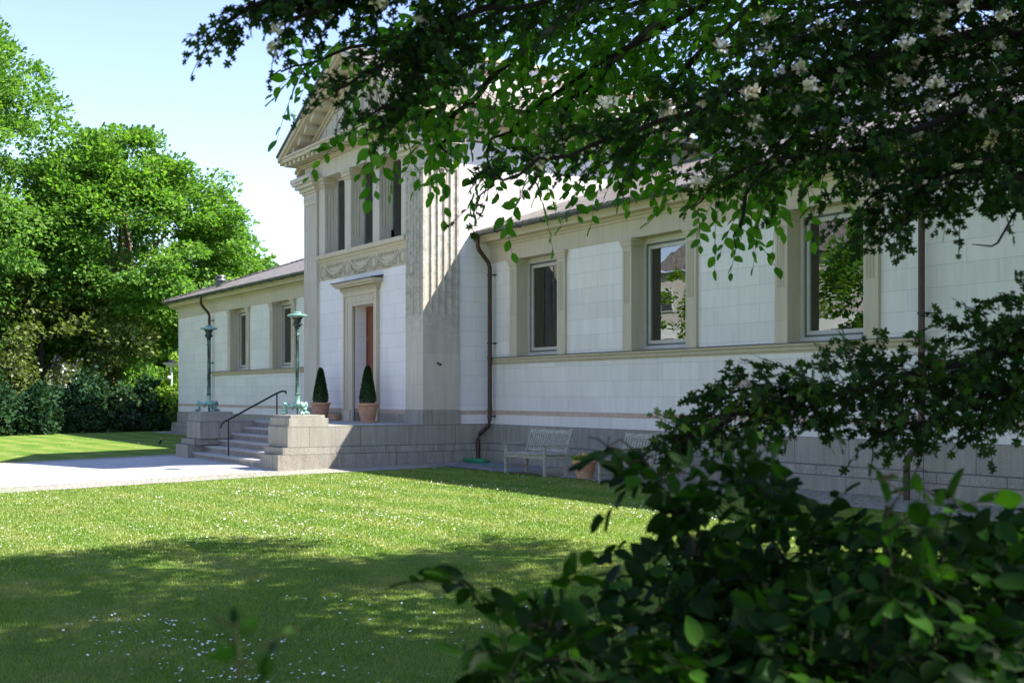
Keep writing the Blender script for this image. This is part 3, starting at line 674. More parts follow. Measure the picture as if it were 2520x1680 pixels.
# entablature
MB().box(wa, wb, YP + .03, 14.3, 7.77, 8.21).box(XL + .02, wa, YP + .02, 14.5, 7.90, 8.21).box(wb, XR - .02, YP + .02, 14.5, 7.90, 8.21).build('architrave', M['pil'], mus)
for s in (-1, 1):
    xa, xb = sorted((C0 + s * 3.72, C0 + s * 3.3)); MB().box(xa, xb, 14.5, 22.6, 7.9, 8.21).build('architrave', M['pil'], mus)
OV = .58
cm = MB()
for (z0, z1, e) in ((8.21, 8.25, .05), (8.25, 8.29, .10), (8.40, 8.50, .50), (8.50, 8.56, .54)):
    cm.box(XL - e, XR + min(e, .44), YP - e, 22.6, z0, z1)
co = cm.build('main_cornice', M['cream'], mus, bevel=.006)
md = MB(); k = 0; x = XL - .42
while x < XR + .40:
    md.box(x, x + .17, YP - .44, YP, 8.29, 8.40); x += .335
y = YP - .40 + .335
while y < 20.5:
    md.box(XR, XR + .38, y, y + .17, 8.29, 8.40); md.box(XL - .44, XL, y, y + .17, 8.29, 8.40); y += .335
md.build('modillion_row', M['cream'], co, bevel=.004)
# pediment: tympanum, raking cornices with blocks
AP = 10.84; CE = 8.62; hw = 3.75 + OV + .02; slope = (AP - CE) / hw
MB().add([(XL, YP + .05, 8.56), (XR, YP + .05, 8.56), (C0, YP + .05, 8.56 + 3.75 * slope), (XL, YP + .5, 8.56), (XR, YP + .5, 8.56), (C0, YP + .5, 8.56 + 3.75 * slope)], [(0, 1, 2), (5, 4, 3), (0, 2, 5, 3), (1, 4, 5, 2)]).build('tympanum', M['pil'], mus)
def rake(s, off0, off1, y0, y1, u0=0.0, mb=None):
    """band parallel to the slope between two offsets below the roof line"""
    mb = mb or MB(); e = C0 + s * hw
    P = [(e, CE - off1), (e, CE - off0), (C0, AP - off0), (C0, AP - off1)]
    if s > 0: P = P[::-1]
    n = 4; vs = [(x, y0, z) for x, z in P] + [(x, y1, z) for x, z in P]
    mb.add(vs, [(0, 3, 2, 1), (4, 5, 6, 7)] + [(i, (i + 1) % 4, 4 + (i + 1) % 4, 4 + i) for i in range(4)]); return mb
for s in (-1, 1):
    r = rake(s, 0.0, .06, YP - OV - .05, 14.4); r2 = rake(s, .06, .20, YP - OV, 14.4); r3 = rake(s, .20, .27, YP - OV + .07, 14.4); r4 = rake(s, .40, .48, YP - .06, 13.8); r5 = rake(s, .48, .56, YP - .0, 13.8)
    m_ = MB()
    for q in (r2, r3, r4, r5): m_.add(q.v, q.f)
    ro = m_.build('raking_cornice', M['cream'], mus)
    r.build('cornice_flashing', M['zinc'], ro)
    u = .62
    while u < hw - .15:
        x0 = C0 + s * (hw - u); z0 = CE + slope * u - .27
        x1 = C0 + s * (hw - u - .22); z1 = z0 + slope * .22
        vs = [(x0, YP - .40, z0 - .15), (x1, YP - .40, z1 - .15), (x1, YP - .40, z1), (x0, YP - .40, z0), (x0, YP + .04, z0 - .15), (x1, YP + .04, z1 - .15), (x1, YP + .04, z1), (x0, YP + .04, z0)]
        MB().add(vs, [(0, 1, 2, 3), (7, 6, 5, 4), (0, 4, 5, 1), (1, 5, 6, 2), (2, 6, 7, 3), (3, 7, 4, 0)]).build('cornice_block', M['cream'], ro, bevel=.004); u += .48
    # roof of the hall
    e = C0 + s * (hw + .02)
    MB().add([(e, YP - OV - .03, CE + .012), (C0, YP - OV - .03, AP + .012), (C0, 22.6, AP + .012), (e, 22.6, CE + .012)], [(0, 1, 2, 3)] if s < 0 else [(3, 2, 1, 0)]).build('hall_roof', M['slate'], mus)
# attic block on the roof, with a brown band and coping
MB().box(C0 - 3.0, C0 + 2.95, 15.6, 22.5, 8.7, 9.75).box(C0 - 3.0, C0 + 2.95, 15.6, 22.5, 9.87, 10.1).build('attic_wall', M['portico'], mus)
MB().box(C0 - 3.02, C0 + 2.97, 15.58, 22.5, 9.75, 9.87).build('attic_band', simple('brown_band', (0.17, 0.10, 0.075), (0.24, 0.15, 0.11), 6, .8), mus)
MB().box(C0 - 3.1, C0 + 3.05, 15.5, 22.5, 10.1, 10.2).build('attic_coping', M['cream'], mus)
# tympanum relief: procession of figures and a horse, cut in low relief
rf = MB(); yy = YP + .05; rng = random.Random(8)
def figure(cx, z0, h, lean=0):
    rf.ball((cx + lean * h, yy, z0 + h * .93), h * .075, 8, 6, (1, .5, 1.1))
    rf.tube([(cx + lean * h * .8, yy, z0 + h * .85), (cx + lean * h * .6, yy, z0 + h * .62), (cx + lean * .3 * h, yy, z0 + h * .42), (cx, yy, z0 + .02)], [h * .05, h * .12, h * .10, h * .14], 7)
    for k in range(4):
        dx = (k - 1.5) * h * .065; rf.tube([(cx + dx * .6, yy - h * .05, z0 + h * .55), (cx + dx * 1.4 + rng.uniform(-.01, .01), yy - h * .07, z0)], [.008, .016], 5)
    sg = rng.choice((-1, 1)); rf.tube([(cx + .08 * h, yy - .02, z0 + h * .78), (cx + sg * .2 * h, yy - .03, z0 + h * .62), (cx + sg * .30 * h, yy - .02, z0 + h * .75)], [.03 * h, .03 * h, .02 * h], 6)
def horse(cx, z0, h, s):
    rf.ball((cx, yy, z0 + h * .62), h * .2, 10, 8, (1.9, .45, .85))
    rf.tube([(cx + s * .28 * h, yy, z0 + .68 * h), (cx + s * .45 * h, yy, z0 + .9 * h), (cx + s * .52 * h, yy, z0 + 1.02 * h), (cx + s * .70 * h, yy, z0 + .9 * h)], [.12 * h, .08 * h, .07 * h, .035 * h], 7)
    for d, b in ((.30, .08), (.2, -.05), (-.28, .04), (-.2, -.06)): rf.tube([(cx + s * d * h, yy - .02, z0 + .55 * h), (cx + s * (d + b) * h, yy - .03, z0 + .28 * h), (cx + s * (d + b * .4) * h, yy - .02, z0)], [.07 * h, .035 * h, .025 * h], 6)
    rf.tube([(cx - s * .36 * h, yy, z0 + .68 * h), (cx - s * .48 * h, yy, z0 + .5 * h), (cx - s * .46 * h, yy, z0 + .3 * h)], [.03 * h, .04 * h, .01], 5)
for i, (dx, hh) in enumerate(((-2.25, .62), (-1.78, .8), (-1.5, .95), (-.75, 1.2), (-.3, 1.4), (.15, 1.42), (.6, 1.3), (1.0, 1.12), (1.4, .95), (2.3, .55))): figure(C0 + dx, 8.58, hh, rng.uniform(-.06, .06))
horse(C0 - 1.15, 8.58, .72, 1); horse(C0 + 1.85, 8.58, .6, -1)
rf.tube([(C0 - 2.9, yy, 8.62), (C0 - 2.6, yy, 8.72), (C0 - 2.35, yy, 8.70)], [.05, .09, .05], 6)
rf.tube([(C0 + 2.9, yy, 8.62), (C0 + 2.65, yy, 8.70), (C0 + 2.45, yy, 8.68)], [.05, .08, .05], 6)
rf.build('relief_figures', M['pil'], mus, True)
# copper griffins on the corners
def griffin(x, s, name='acroterion'):
    y = YP - .1; z = 8.95
    MB().box(x - .22, x + .22, y - .2, y + .55, 8.62, z).build('acroterion_plinth', simple('grey_stone', (.26, .23, .23), (.34, .30, .30), 6, .85), mus)
    g = MB(); 
    g.tube([(x, y + .5, z + .12), (x, y + .35, z + .25), (x, y + .15, z + .34), (x, y, z + .50), (x, y - .06, z + .68), (x, y - .10, z + .80)], [.13, .16, .14, .11, .075, .06], 10)
    g.ball((x, y - .13, z + .86), .085, 10, 8, (.85, 1.15, 1)); g.tube([(x, y - .2, z + .86), (x, y - .28, z + .83), (x, y - .30, z + .78)], [.04, .025, .006], 6)
    for q in (-1, 1):
        g.tube([(x + q * .07, y + .02, z + .36), (x + q * .075, y - .05, z + .2), (x + q * .075, y - .06, z + .02), (x + q * .075, y - .13, z + .02)], [.055, .04, .035, .04], 7)
        g.tube([(x + q * .10, y + .42, z + .2), (x + q * .12, y + .30, z + .08), (x + q * .11, y + .18, z + .03)], [.10, .06, .04], 7)
        g.tube([(x + q * .05, y - .11, z + .92), (x + q * .05, y - .10, z + 1.0)], [.025, .004], 5)
        for k in range(5):
            t = k / 4; g.tube([(x + q * .11, y + .10 + .03 * k, z + .40 - .02 * k), (x + q * (.16), y + .20 + .10 * t, z + .62), (x + q * .12, y + .26 + .22 * t, z + .98 - .26 * t)], [.03, .04, .006], 5)
    tl = MB().tube([(x, y + .5, z + .15), (x, y + .66, z + .18), (x, y + .74, z + .38), (x, y + .66, z + .58), (x, y + .72, z + .75), (x, y + .82, z + .73)], [.035, .03, .028, .026, .03, .012], 7)
    g.add(tl.v, tl.f); o = g.build(name, M['verdilight'], mus, True); return o
griffin(XR + .28, 1); griffin(XL - .22, -1)
# small vents on the ledge line
MB().lathe([(.03, -.02), (.03, .02)], (XR + .01, 13.95, 2.45), 10).ball((XR + .03, 14.0, 2.42), .03).build('wall_hook', M['iron'], mus)

# ================================================================ things round the entrance
def bronze_lamp(loc, label):
    t = empty('bronze_lamp', loc, label, 'lamp', 'bronze lamps flanking the stairs')
    x, y, z = loc
    prof = [(.062, .44), (.070, .47), (.050, .49), (.047, .52), (.040, 1.80), (.044, 1.81), (.058, 1.83), (.040, 1.85), (.036, 1.90), (.052, 1.92), (.052, 1.94), (.034, 1.96)]
    MB().lathe(prof, loc, 40, 10, .16).build('shaft', M['verdigris'], t, True)
    v = MB().lathe([(.03, 1.955), (.04, 1.97), (.075, 1.99), (.05, 2.01), (.075, 2.03), (.105, 2.06), (.11, 2.09), (.085, 2.12), (.085, 2.16), (.10, 2.20), (.135, 2.235), (.14, 2.24)], loc, 32, 16, .06).build('vase', M['bronze'], t, True)
    d = MB().lathe([(.13, 2.235), (.225, 2.255), (.235, 2.27), (.235, 2.285), (.20, 2.30), (.10, 2.31), (.085, 2.315), (.09, 2.345), (.075, 2.36), (.02, 2.365)], loc, 48, 48, .02).build('dish', M['verdilight'], t, True)
    MB().lathe([(.10, .20), (.085, .24), (.058, .30), (.052, .40), (.062, .42), (.062, .44)], loc, 24).build('collar', M['verdilight'], t, True)
    for k in range(3):
        a = math.radians(-90 - 32 + 120 * k); c, s = math.cos(a), math.sin(a)
        P = lambda r, h: (x + c * r, y + s * r, z + h)
        l = MB().tube([P(.0, .30), P(.06, .235), P(.12, .20), P(.19, .205), P(.25, .235), P(.295, .25), P(.315, .215), P(.29, .155), P(.25, .11), P(.235, .075), P(.27, .05), P(.34, .04), P(.365, .03)],
                      [.035, .055, .05, .042, .045, .05, .048, .042, .036, .036, .045, .042, .02], 12)
        for q in (-.032, 0, .032): l.tube([(x + c * .30 - s * q, y + s * .30 + c * q, z + .055), (x + c * .35 - s * q * 1.1, y + s * .35 + c * q * 1.1, z + .045), (x + c * .385 - s * q * 1.2, y + s * .385 + c * q * 1.2, z + .016)], [.02, .02, .010], 7)
        l.tube([P(.12, .19), P(.10, .13), P(.13, .10)], [.03, .02, .008], 7)
        l.build('lion_foot', M['verdilight'], t, True)
    MB().tube([(x, y, z), (x, y, z + .25)], .014, 6).build('rod', M['iron'], t, True)
    return t
bronze_lamp((C0 + 3.15, 10.62, 1.236), 'verdigris bronze torch lamp on the sunlit stone pedestal right of the stairs')
bronze_lamp((C0 - 3.38, 10.62, 1.236), 'dark bronze torch lamp on the shaded pedestal left of the stairs')

def pot(t, x, y, z, r, h, mname='pot'):
    p = MB().lathe([(r * .62, .0), (r * .66, .03), (r * .70, h * .22), (r * .72, h * .23), (r * .72, h * .26), (r * .75, h * .30), (r * .88, h * .80), (r * .90, h * .84), (r * .99, h * .86), (r, h * .92), (r, h * .97), (r * .97, h), (r * .88, h), (r * .86, h * .9)], (x, y, z), 36)
    return p.build(mname, M['terra'], t, True)
rng_ = np.random.default_rng(5)
def cone_bush(loc, label):
    t = empty('potted_topiary', loc, label, 'potted plant', 'cone topiaries beside the door'); x, y, z = loc
    MB().lathe([(.20, 0), (.235, .005), (.24, .03), (.19, .03)], loc, 32).build('saucer', M['terra'], t, True)
    pot(t, x, y, z + .03, .275, .46)
    MB().lathe([(.01, .44), (.235, .44)], loc, 24).build('soil', M['soil'], t)
    n = 5200; u = rng_.random(n) ** .75; q = rng_.random(n) * 2 * PI
    prof = lambda v: .215 * (np.sqrt(np.clip(1 - v, 0, 1)) * (1 - .28 * v)) * (.80 + .2 * np.clip(v * 8, 0, 1))
    hh = u * .94; rr = prof(u) * (.78 + .26 * rng_.random(n)) + .012
    P = np.stack([x + rr * np.cos(q), y + rr * np.sin(q), z + .47 + hh], 1)
    D = np.stack([np.cos(q), np.sin(q), .9 + 0 * q], 1) + rng_.normal(0, .45, (n, 3)); NR = rng_.normal(0, 1, (n, 3)) + D * .3
    leaves('foliage', P, D, NR, .024 + .018 * rng_.random(n), T_QUAD, M['box'], t)
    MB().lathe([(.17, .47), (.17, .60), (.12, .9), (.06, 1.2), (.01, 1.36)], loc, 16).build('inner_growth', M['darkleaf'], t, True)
    MB().tube([(x, y, z + .44), (x + .01, y, z + 1.46)], .008, 5).build('stem', M['bark'], t)
cone_bush((C0 + 1.56, 13.12, F0 + .006), 'tall clipped cone bush in a terracotta pot right of the door')
cone_bush((C0 - 1.48, 13.12, F0 + .006), 'tall clipped cone bush in a terracotta pot left of the door, behind the right lamp')
t = empty('planter_bowl', (C0 - 1.08, 13.36, F0 + .006), 'small empty terracotta bowl on the platform left of the door', 'planter')
MB().lathe([(.10, 0), (.13, .02), (.155, .13), (.17, .14), (.17, .17), (.145, .17), (.13, .08)], t.location, 28).build('bowl', M['terra'], t, True)
MB().lathe([(.005, .12), (.14, .12)], t.location, 20).build('soil', M['soil'], t)

# ---------------------------------------------------------------- benches
def bench():
    t = empty('garden_bench', (0, 0, 0), 'x', 'bench', 'teak benches along the wall')
    W, D = 1.62, .62; lg = []
    for s in (0, 1):
        x = .03 if s == 0 else W - .09
        MB().box(x, x + .06, 0, .06, 0, .60).build('leg', M['teak'], t, bevel=.006)
        b = MB(); b.add([(x, D - .12, 0), (x + .06, D - .12, 0), (x + .06, D - .06, 0), (x, D - .06, 0), (x, D - .12, .42), (x + .06, D - .12, .42), (x + .06, D - .05, .42), (x, D - .05, .42),
                         (x, D + .04, .93), (x + .06, D + .04, .93), (x + .06, D + .09, .95), (x, D + .09, .95)],
                        [(0, 3, 2, 1), (0, 1, 5, 4), (1, 2, 6, 5), (2, 3, 7, 6), (3, 0, 4, 7), (4, 5, 9, 8), (5, 6, 10, 9), (6, 7, 11, 10), (7, 4, 8, 11), (8, 9, 10, 11)])
        b.build('leg', M['teak'], t, bevel=.006)
        a = MB(); n = 8; pr = [(-.05 + (D - .06) * u / n, .60 + .045 - .02 * math.sin(PI * u / n * .9) + (.012 * u / n)) for u in range(n + 1)]
        poly = [(y_, z_) for y_, z_ in pr] + [(y_, z_ - .035) for y_, z_ in pr[::-1]]
        a.extr_x(poly, x - .015, x + .075); a.build('armrest', M['teak'], t, bevel=.008)
        MB().box(x + .01, x + .05, .06, D - .12, .33, .41).build('side_rail', M['teak'], t, bevel=.004)
        MB().box(x + .015, x + .045, .06, D - .12, .12, .17).build('side_rail', M['teak'], t, bevel=.004)
    MB().box(.09, W - .09, .012, .042, .34, .42).build('front_rail', M['teak'], t, bevel=.004)
    MB().box(.09, W - .09, D - .11, D - .08, .34, .42).build('back_rail', M['teak'], t, bevel=.004)
    MB().box(W / 2 - .025, W / 2 + .025, D - .12, D - .08, 0, .34).build('middle_leg', M['teak'], t, bevel=.004)
    st = MB(); y = .0
    for k in range(5): st.box(.03 if k else .03, W - .03, y, y + .088, .425, .447) if k else st.box(.09, W - .09, -.01, .088, .425, .447); y += .10
    st.build('seat', M['teak'], t, bevel=.004)
    f = lambda z: D - .105 + (z - .42) * .3
    br = MB()
    def slab(x0, x1, z0, z1, th=.022):
        br.add([(x0, f(z0), z0), (x1, f(z0), z0), (x1, f(z0) + th, z0), (x0, f(z0) + th, z0), (x0, f(z1), z1), (x1, f(z1), z1), (x1, f(z1) + th, z1), (x0, f(z1) + th, z1)],
               [(0, 3, 2, 1), (4, 5, 6, 7), (0, 1, 5, 4), (1, 2, 6, 5), (2, 3, 7, 6), (3, 0, 4, 7)])
    slab(.09, W - .09, .83, .91, .03); slab(.09, W - .09, .47, .52, .03); n = 17
    for k in range(n):
        xc = .09 + (W - .18) * (k + .5) / n; slab(xc - .022, xc + .022, .52, .83, .016)
    br.build('backrest', M['teak'], t, bevel=.003); return t
b1 = bench(); b1.location = (-22.14, 13.30, gz(0, 13.4) + .01); b1.rotation_euler = (0, 0, math.radians(-.5))
b1['label'] = 'weathered teak bench between the corner downpipe and the pansy pot'
b2 = copy_tree(b1); b2.location = (-18.95, 13.42, gz(0, 13.4)); b2.rotation_euler = (0, 0, math.radians(1.5))
b2['label'] = 'weathered teak bench half hidden by shrub leaves, right of the pansy pot'

t = empty('flower_pot', (-19.82, 13.75, gz(0, 13.7) + .01), 'terracotta pot of yellow and purple pansies between the two benches', 'flower pot')
x, y, z = t.location; pot(t, x, y, z, .25, .36); MB().lathe([(.01, .33), (.22, .33)], t.location, 24).build('soil', M['soil'], t)
n = 420; q = rng_.random(n) * 2 * PI; r = .23 * np.sqrt(rng_.random(n)); P = np.stack([x + r * np.cos(q), y + r * np.sin(q), z + .33 + rng_.random(n) * .06], 1)
D = np.stack([np.cos(q), np.sin(q), .8 + rng_.random(n)], 1) + rng_.normal(0, .4, (n, 3)); leaves('leaves', P, D, rng_.normal(0, 1, (n, 3)), .05 + .03 * rng_.random(n), T_MAPLE, M['lime'], t)
for nm, mt, k in (('yellow_flowers', 'yellow', 46), ('purple_flowers', 'purple', 34)):
    q = rng_.random(k) * 2 * PI; r = .24 * np.sqrt(rng_.random(k)); P = np.stack([x + r * np.cos(q), y + r * np.sin(q), z + .40 + rng_.random(k) * .07], 1)
    if mt == 'yellow': P[:6] = [(x - .02 + .1 * rng_.random(), y - .26, z + .25 + .05 * rng_.random()) for _ in range(6)]
    o = leaves(nm, P, rng_.normal(0, 1, (k, 3)) + [0, 0, .6], rng_.normal(0, 1, (k, 3)) + [0.3, -1, .5], np.full(k, .05), T_MAPLE, M[mt], t); o['kind'] = 'stuff'
t = MB(); rng = random.Random(3); pts = []
for i in range(640):
    a = i * .11; r = .30 + .07 * math.sin(a * .37 + 1) + .05 * math.sin(a * 1.13)
    pts.append((-25.62 + r * 1.15 * math.cos(a), 14.62 + r * .62 * math.sin(a), .10 + .026 * (1 + math.sin(a * .23)) + .00003 * i))
t.tube(pts, .011, 6); t.tube([pts[-1], (-24.95, 14.4, .11), (-24.4, 14.2, .11), (-23.7, 14.0, .12), (-23.0, 13.8, .13)], .010, 6)
tag(t.build('garden_hose', M['hose'], None, True), 'coiled green garden hose on the ground by the corner downpipe', 'hose')

# ---------------------------------------------------------------- lamp post, blackbird, far left
t = empty('street_lamp', (-55.7, 16.0, .1), 'slim grey lamp post with a shallow bowl head beyond the left wing', 'street lamp'); x, y, z = t.location
MB().lathe([(.09, 0), (.09, .85), (.055, .92), (.05, 2.75), (.0, 2.76)], t.location, 16).build('post', M['galv'], t, True)
MB().lathe([(.04, 2.72), (.05, 2.80), (.12, 2.84), (.26, 2.92), (.39, 3.00), (.40, 3.02)], t.location, 28).build('bowl', M['white_paint'], t, True)
MB().lathe([(.40, 3.02), (.40, 3.045), (.16, 3.08), (.15, 3.15), (.05, 3.17)], t.location, 28).build('cover', M['iron'], t, True)
MB().ball((x + .02, y - .12, z + 2.36), .09).tube([(x, y, z + 2.36), (x, y - .12, z + 2.36)], .03, 6).build('floodlight', M['white_paint'], t, True)
bx, by = onp = (-40.3, 11.2); bz = gz(bx, by)
bd = MB().tube([(bx - .13, by, bz + .10), (bx - .06, by, bz + .11), (bx + .01, by, bz + .14), (bx + .07, by, bz + .18), (bx + .09, by, bz + .215)], [.014, .04, .055, .04, .026], 10)
bd.ball((bx + .10, by, bz + .235), .03, 10, 8); bd.add([(bx - .12, by - .02, bz + .105), (bx - .27, by - .025, bz + .13), (bx - .27, by + .025, bz + .13), (bx - .12, by + .02, bz + .105), (bx - .12, by, bz + .09), (bx - .27, by, bz + .122)], [(0, 1, 2, 3), (0, 4, 5, 1), (3, 2, 5, 4), (1, 5, 2)])
for s in (-1, 1): bd.tube([(bx + .01, by + s * .015, bz + .09), (bx + .02, by + s * .018, bz + .05), (bx + .01, by + s * .018, bz), (bx + .04, by + s * .02, bz)], .005, 5)
bo = tag(bd.build('blackbird', M['feather'], None, True), 'small blackbird standing on the far lawn beside the left pedestal', 'bird')
MB().tube([(bx + .125, by, bz + .235), (bx + .155, by, bz + .232)], [.008, .001], 6).build('beak', M['beak'], bo, True)

# ================================================================ vegetation
def smooth_noise(P, f, seed):
    r = np.random.default_rng(seed); out = 0
    for i in range(6):
        k = r.normal(0, 1, 3) * f * (1 + .5 * i); out = out + np.sin(P @ k + r.random() * 6.28) / (1 + .4 * i)
    return out / 3
def tree(name, base, H, R, label, cat, m, group=None, seed=0, leaf=.34, ncl=170, per=120, zlow=.14, flat=.45, trunks=None, bark='bark', squash=1.0, lobes=7, tm=T_QUAD, crown_off=(0, 0)):
    """broadleaf tree: trunk and limbs plus layered leaf clumps spread through an uneven crown"""
    r = np.random.default_rng(seed); bx, by = base; bz = gz(bx, by)
    t = empty(name, (bx, by, bz), label, cat, group)
    cz = bz + H * (zlow + (1 - zlow) * .5); rz = H * (1 - zlow) * .5; cx, cy = bx + crown_off[0], by + crown_off[1]
    lob = r.normal(0, 1, (lobes, 3)); lob = unit(lob); la = .12 + .2 * r.random(lobes)
    d = unit(r.normal(0, 1, (ncl, 3))); rad = (.45 + .55 * r.random(ncl) ** .45)
    sc = 1 + (np.clip(d @ lob.T, 0, 1) ** 6 * la).sum(1) * 1.0
    taper = np.where(d[:, 2] > 0, 1 - .18 * d[:, 2], 1 + .12 * d[:, 2])
    C = np.stack([cx + d[:, 0] * rad * R * sc * taper, cy + d[:, 1] * rad * R * sc * taper * squash, cz + d[:, 2] * rad * rz * (.9 + .1 * sc)], 1)
    cs = R * (.13 + .13 * r.random(ncl))
    lp = r.normal(0, 1, (ncl, per, 3)); lp = unit(lp) * (r.random((ncl, per, 1)) ** .38)
    lp[:, :, 2] = lp[:, :, 2] * flat
    out = unit(C - [cx, cy, cz]);
    P = C[:, None, :] + lp * cs[:, None, None]
    # clumps droop towards their outer edge
    P[:, :, 2] -= ((lp[:, :, 0] ** 2 + lp[:, :, 1] ** 2) * cs[:, None] * .35)
    P = P.reshape(-1, 3); n = len(P)
    P[:, 2] = np.maximum(P[:, 2], bz + .15)
    D = np.repeat(out, per, 0) * .8 + lp.reshape(-1, 3) * .9 + r.normal(0, .55, (n, 3)); D[:, 2] -= .25
    NR = r.normal(0, .5, (n, 3)) + [.1, 0, 1.0]
    leaves('crown', P, D, NR, leaf * (.5 + .8 * r.random(n)), tm, m, t)
    tr = trunks or [(0, 0, 0, 0)]
    tb = MB()
    for k, (dx, dy, lx, ly) in enumerate(tr):
        r0 = R * .045 + .04
        pts = [(bx + dx, by + dy, bz - .1), (bx + dx + lx * .35, by + dy + ly * .35, bz + H * .13), (bx + dx + lx * .8, by + dy + ly * .8, bz + H * .28), (bx + dx * .5 + lx, by + ly, bz + H * .5), (cx, cy, bz + H * .85)]
        tb.tube(pts, [r0 * 1.25, r0, r0 * .85, r0 * .55, r0 * .15], 9)
        for q in range(5):
            j = r.integers(0, ncl); a = Vector(pts[2]).lerp(Vector(pts[3]), r.random()); e = Vector(C[j])
            tb.tube([a, a.lerp(e, .5) + Vector((0, 0, .3)), e], [r0 * .42, r0 * .25, r0 * .06], 6)
    tb.build('trunk', M[bark], t, True); return t
GRP = 'trees beyond the lawn'
def base_at(sx, dist): p = at(sx, HY, dist); return (p[0], p[1])
tree('maple_tree', base_at(300, 66), 15.4, 6.0, 'broad bright green maple with two bare leaning trunks behind the ivy bank', 'tree', M['maple'], GRP, 1, .24, 420, 300, .20, .42, [(-2.2, .5, 1.2, 0), (1.6, -.6, -1.4, 0), (.3, 1, 0, .4)], 'barklight')
tree('lime_tree', base_at(-90, 62), 20.4, 6.3, 'tallest tree at the left edge, rising above the others', 'tree', M['maple'], GRP, 2, .24, 330, 300, .12, .5)
tree('chestnut_tree', base_at(530, 78), 13.2, 3.9, 'rounded tree whose crown shows just left of the left wing roof', 'tree', M['maple'], GRP, 3, .24, 180, 260, .08, .5)
tree('maple_tree', base_at(60, 74), 14.2, 5.6, 'pale green tree between the tall left tree and the broad maple', 'tree', M['maple'], GRP, 14, .26, 220, 240, .05, .45)
tree('maple_tree', base_at(520, 68), 8.6, 3.6, 'low spreading tree with bright lower branches right of the leaning trunks', 'tree', M['lime'], GRP, 5, .22, 190, 240, .22, .4)
tree('hazel_tree', base_at(100, 62), 8.2, 4.4, 'olive green bushy tree at the left above the white flowering shrub', 'tree', M['olive'], GRP, 6, .24, 150, 150, .05, .6)
tree('dark_tree', base_at(250, 84), 11.5, 7.0, 'dark tree filling the gap behind the leaning trunks', 'tree', M['darkleaf'], GRP, 7, .42, 170, 120, .0, .7)
tree('dark_tree', base_at(0, 88), 12.0, 7.5, 'dark tree behind the olive bushy tree at the far left', 'tree', M['darkleaf'], GRP, 8, .42, 170, 120, .0, .7)
tree('dark_tree', base_at(520, 88), 10.5, 7.0, 'dark tree far behind the lamp post and left wing', 'tree', M['darkleaf'], GRP, 9, .42, 170, 120, .0, .7)
tree('birch_tree', base_at(672, 110), 14.0, 2.4, 'thin distant treetop just above the left wing roof', 'tree', M['maple'], GRP, 10, .3, 50, 60, .4, .5)
def shrub_mound(name, sx, dist, H, R, label, m, seed, leaf=.16, n=7000, group=None, squash=.7, dense=1.0):
    r = np.random.default_rng(seed); bx, by = base_at(sx, dist); bz = gz(bx, by); t = empty(name, (bx, by, bz), label, 'shrub', group)
    d = unit(r.normal(0, 1, (n, 3))); d[:, 2] = np.abs(d[:, 2]); b = 1 + .28 * smooth_noise(d * R, 2.2 / R * 1.6, seed)
    rr = (.72 + .3 * r.random(n) ** .5) * b
    P = np.stack([bx + d[:, 0] * R * rr, by + d[:, 1] * R * rr * squash, bz + d[:, 2] * H * rr], 1)
    D = d * .8 + r.normal(0, .6, (n, 3)); NR = d + [0, 0, .5] + r.normal(0, .5, (n, 3))
    leaves('foliage', P, D, NR, leaf * (.6 + .8 * r.random(n)), T_MAPLE, m, t)
    tb = MB()
    for k in range(6):
        a = r.random() * 6.28; tb.tube([(bx + .1 * math.cos(a), by + .1 * math.sin(a), bz - .05), (bx + R * .3 * math.cos(a), by + R * .3 * math.sin(a), bz + H * .5), (bx + R * .6 * math.cos(a), by + R * .5 * math.sin(a), bz + H * .85)], [.04, .025, .01], 5)
    tb.build('stems', M['bark'], t); return t, P
# ivy bank along the edge of the lawn
r = np.random.default_rng(40); n = 52000
ix = r.random(n); P = np.zeros((n, 3))
a0, a1 = np.array(base_at(-700, 51.5)), np.array(base_at(455, 57.5)); dirv = (a1 - a0); nv = np.array([-dirv[1], dirv[0]]) / np.linalg.norm(dirv); nv = nv if nv @ np.array([-1, 0]) > 0 else -nv
u = r.random(n); v = r.random(n) ** 1.4
prof = 1.72 * np.sqrt(np.clip(1 - (1 - np.clip(v * 2.2, 0, 1)) ** 2, 0, 1))
b = .92 + .34 * smooth_noise(np.stack([u * 60, v * 6, 0 * u], 1), .8, 3) + .22 * smooth_noise(np.stack([u * 160, v * 9, 0 * u], 1), 1.1, 4)
P[:, :2] = a0 + u[:, None] * dirv + (v * 3.2)[:, None] * nv + r.normal(0, .08, (n, 2)); P[:, 2] = prof * b * (.86 + .16 * r.random(n)) + .02
D = np.stack([np.full(n, 1.0), np.full(n, -.2), r.normal(-.4, .5, n)], 1) + r.normal(0, .5, (n, 3)); NR = np.stack([np.full(n, .9), np.full(n, -.1), np.full(n, .9)], 1) + r.normal(0, .5, (n, 3))
t = empty('ivy_hedge', (*((a0 + a1) / 2), 0), 'long dark ivy covered bank along the far edge of the lawn', 'hedge')
leaves('foliage', P, D, NR, .13 + .12 * r.random(n), T_MAPLE, M['ivy'], t)
hb = MB(); 
for k in range(2): pass
pr = [(.15, 0), (.3, .9), (.9, 1.35), (2.0, 1.45), (3.2, 1.3), (3.2, 0)]; vs = []
for e in (a0, a1):
    for q, z in pr: vs.append((e[0] + nv[0] * q, e[1] + nv[1] * q, z - .05))
hb.add(vs, [(i, (i + 1) % 6, 6 + (i + 1) % 6, 6 + i) for i in range(6)] + [(0, 1, 2, 3, 4, 5)]); hb.build('bank', M['soil'], t)
shrub_mound('laurel_shrub', 430, 57.0, 2.9, 1.9, 'bright sunlit shrub beside the lamp post', M['lime'], 21, .16, 4500, 'shrubs beyond the lawn')
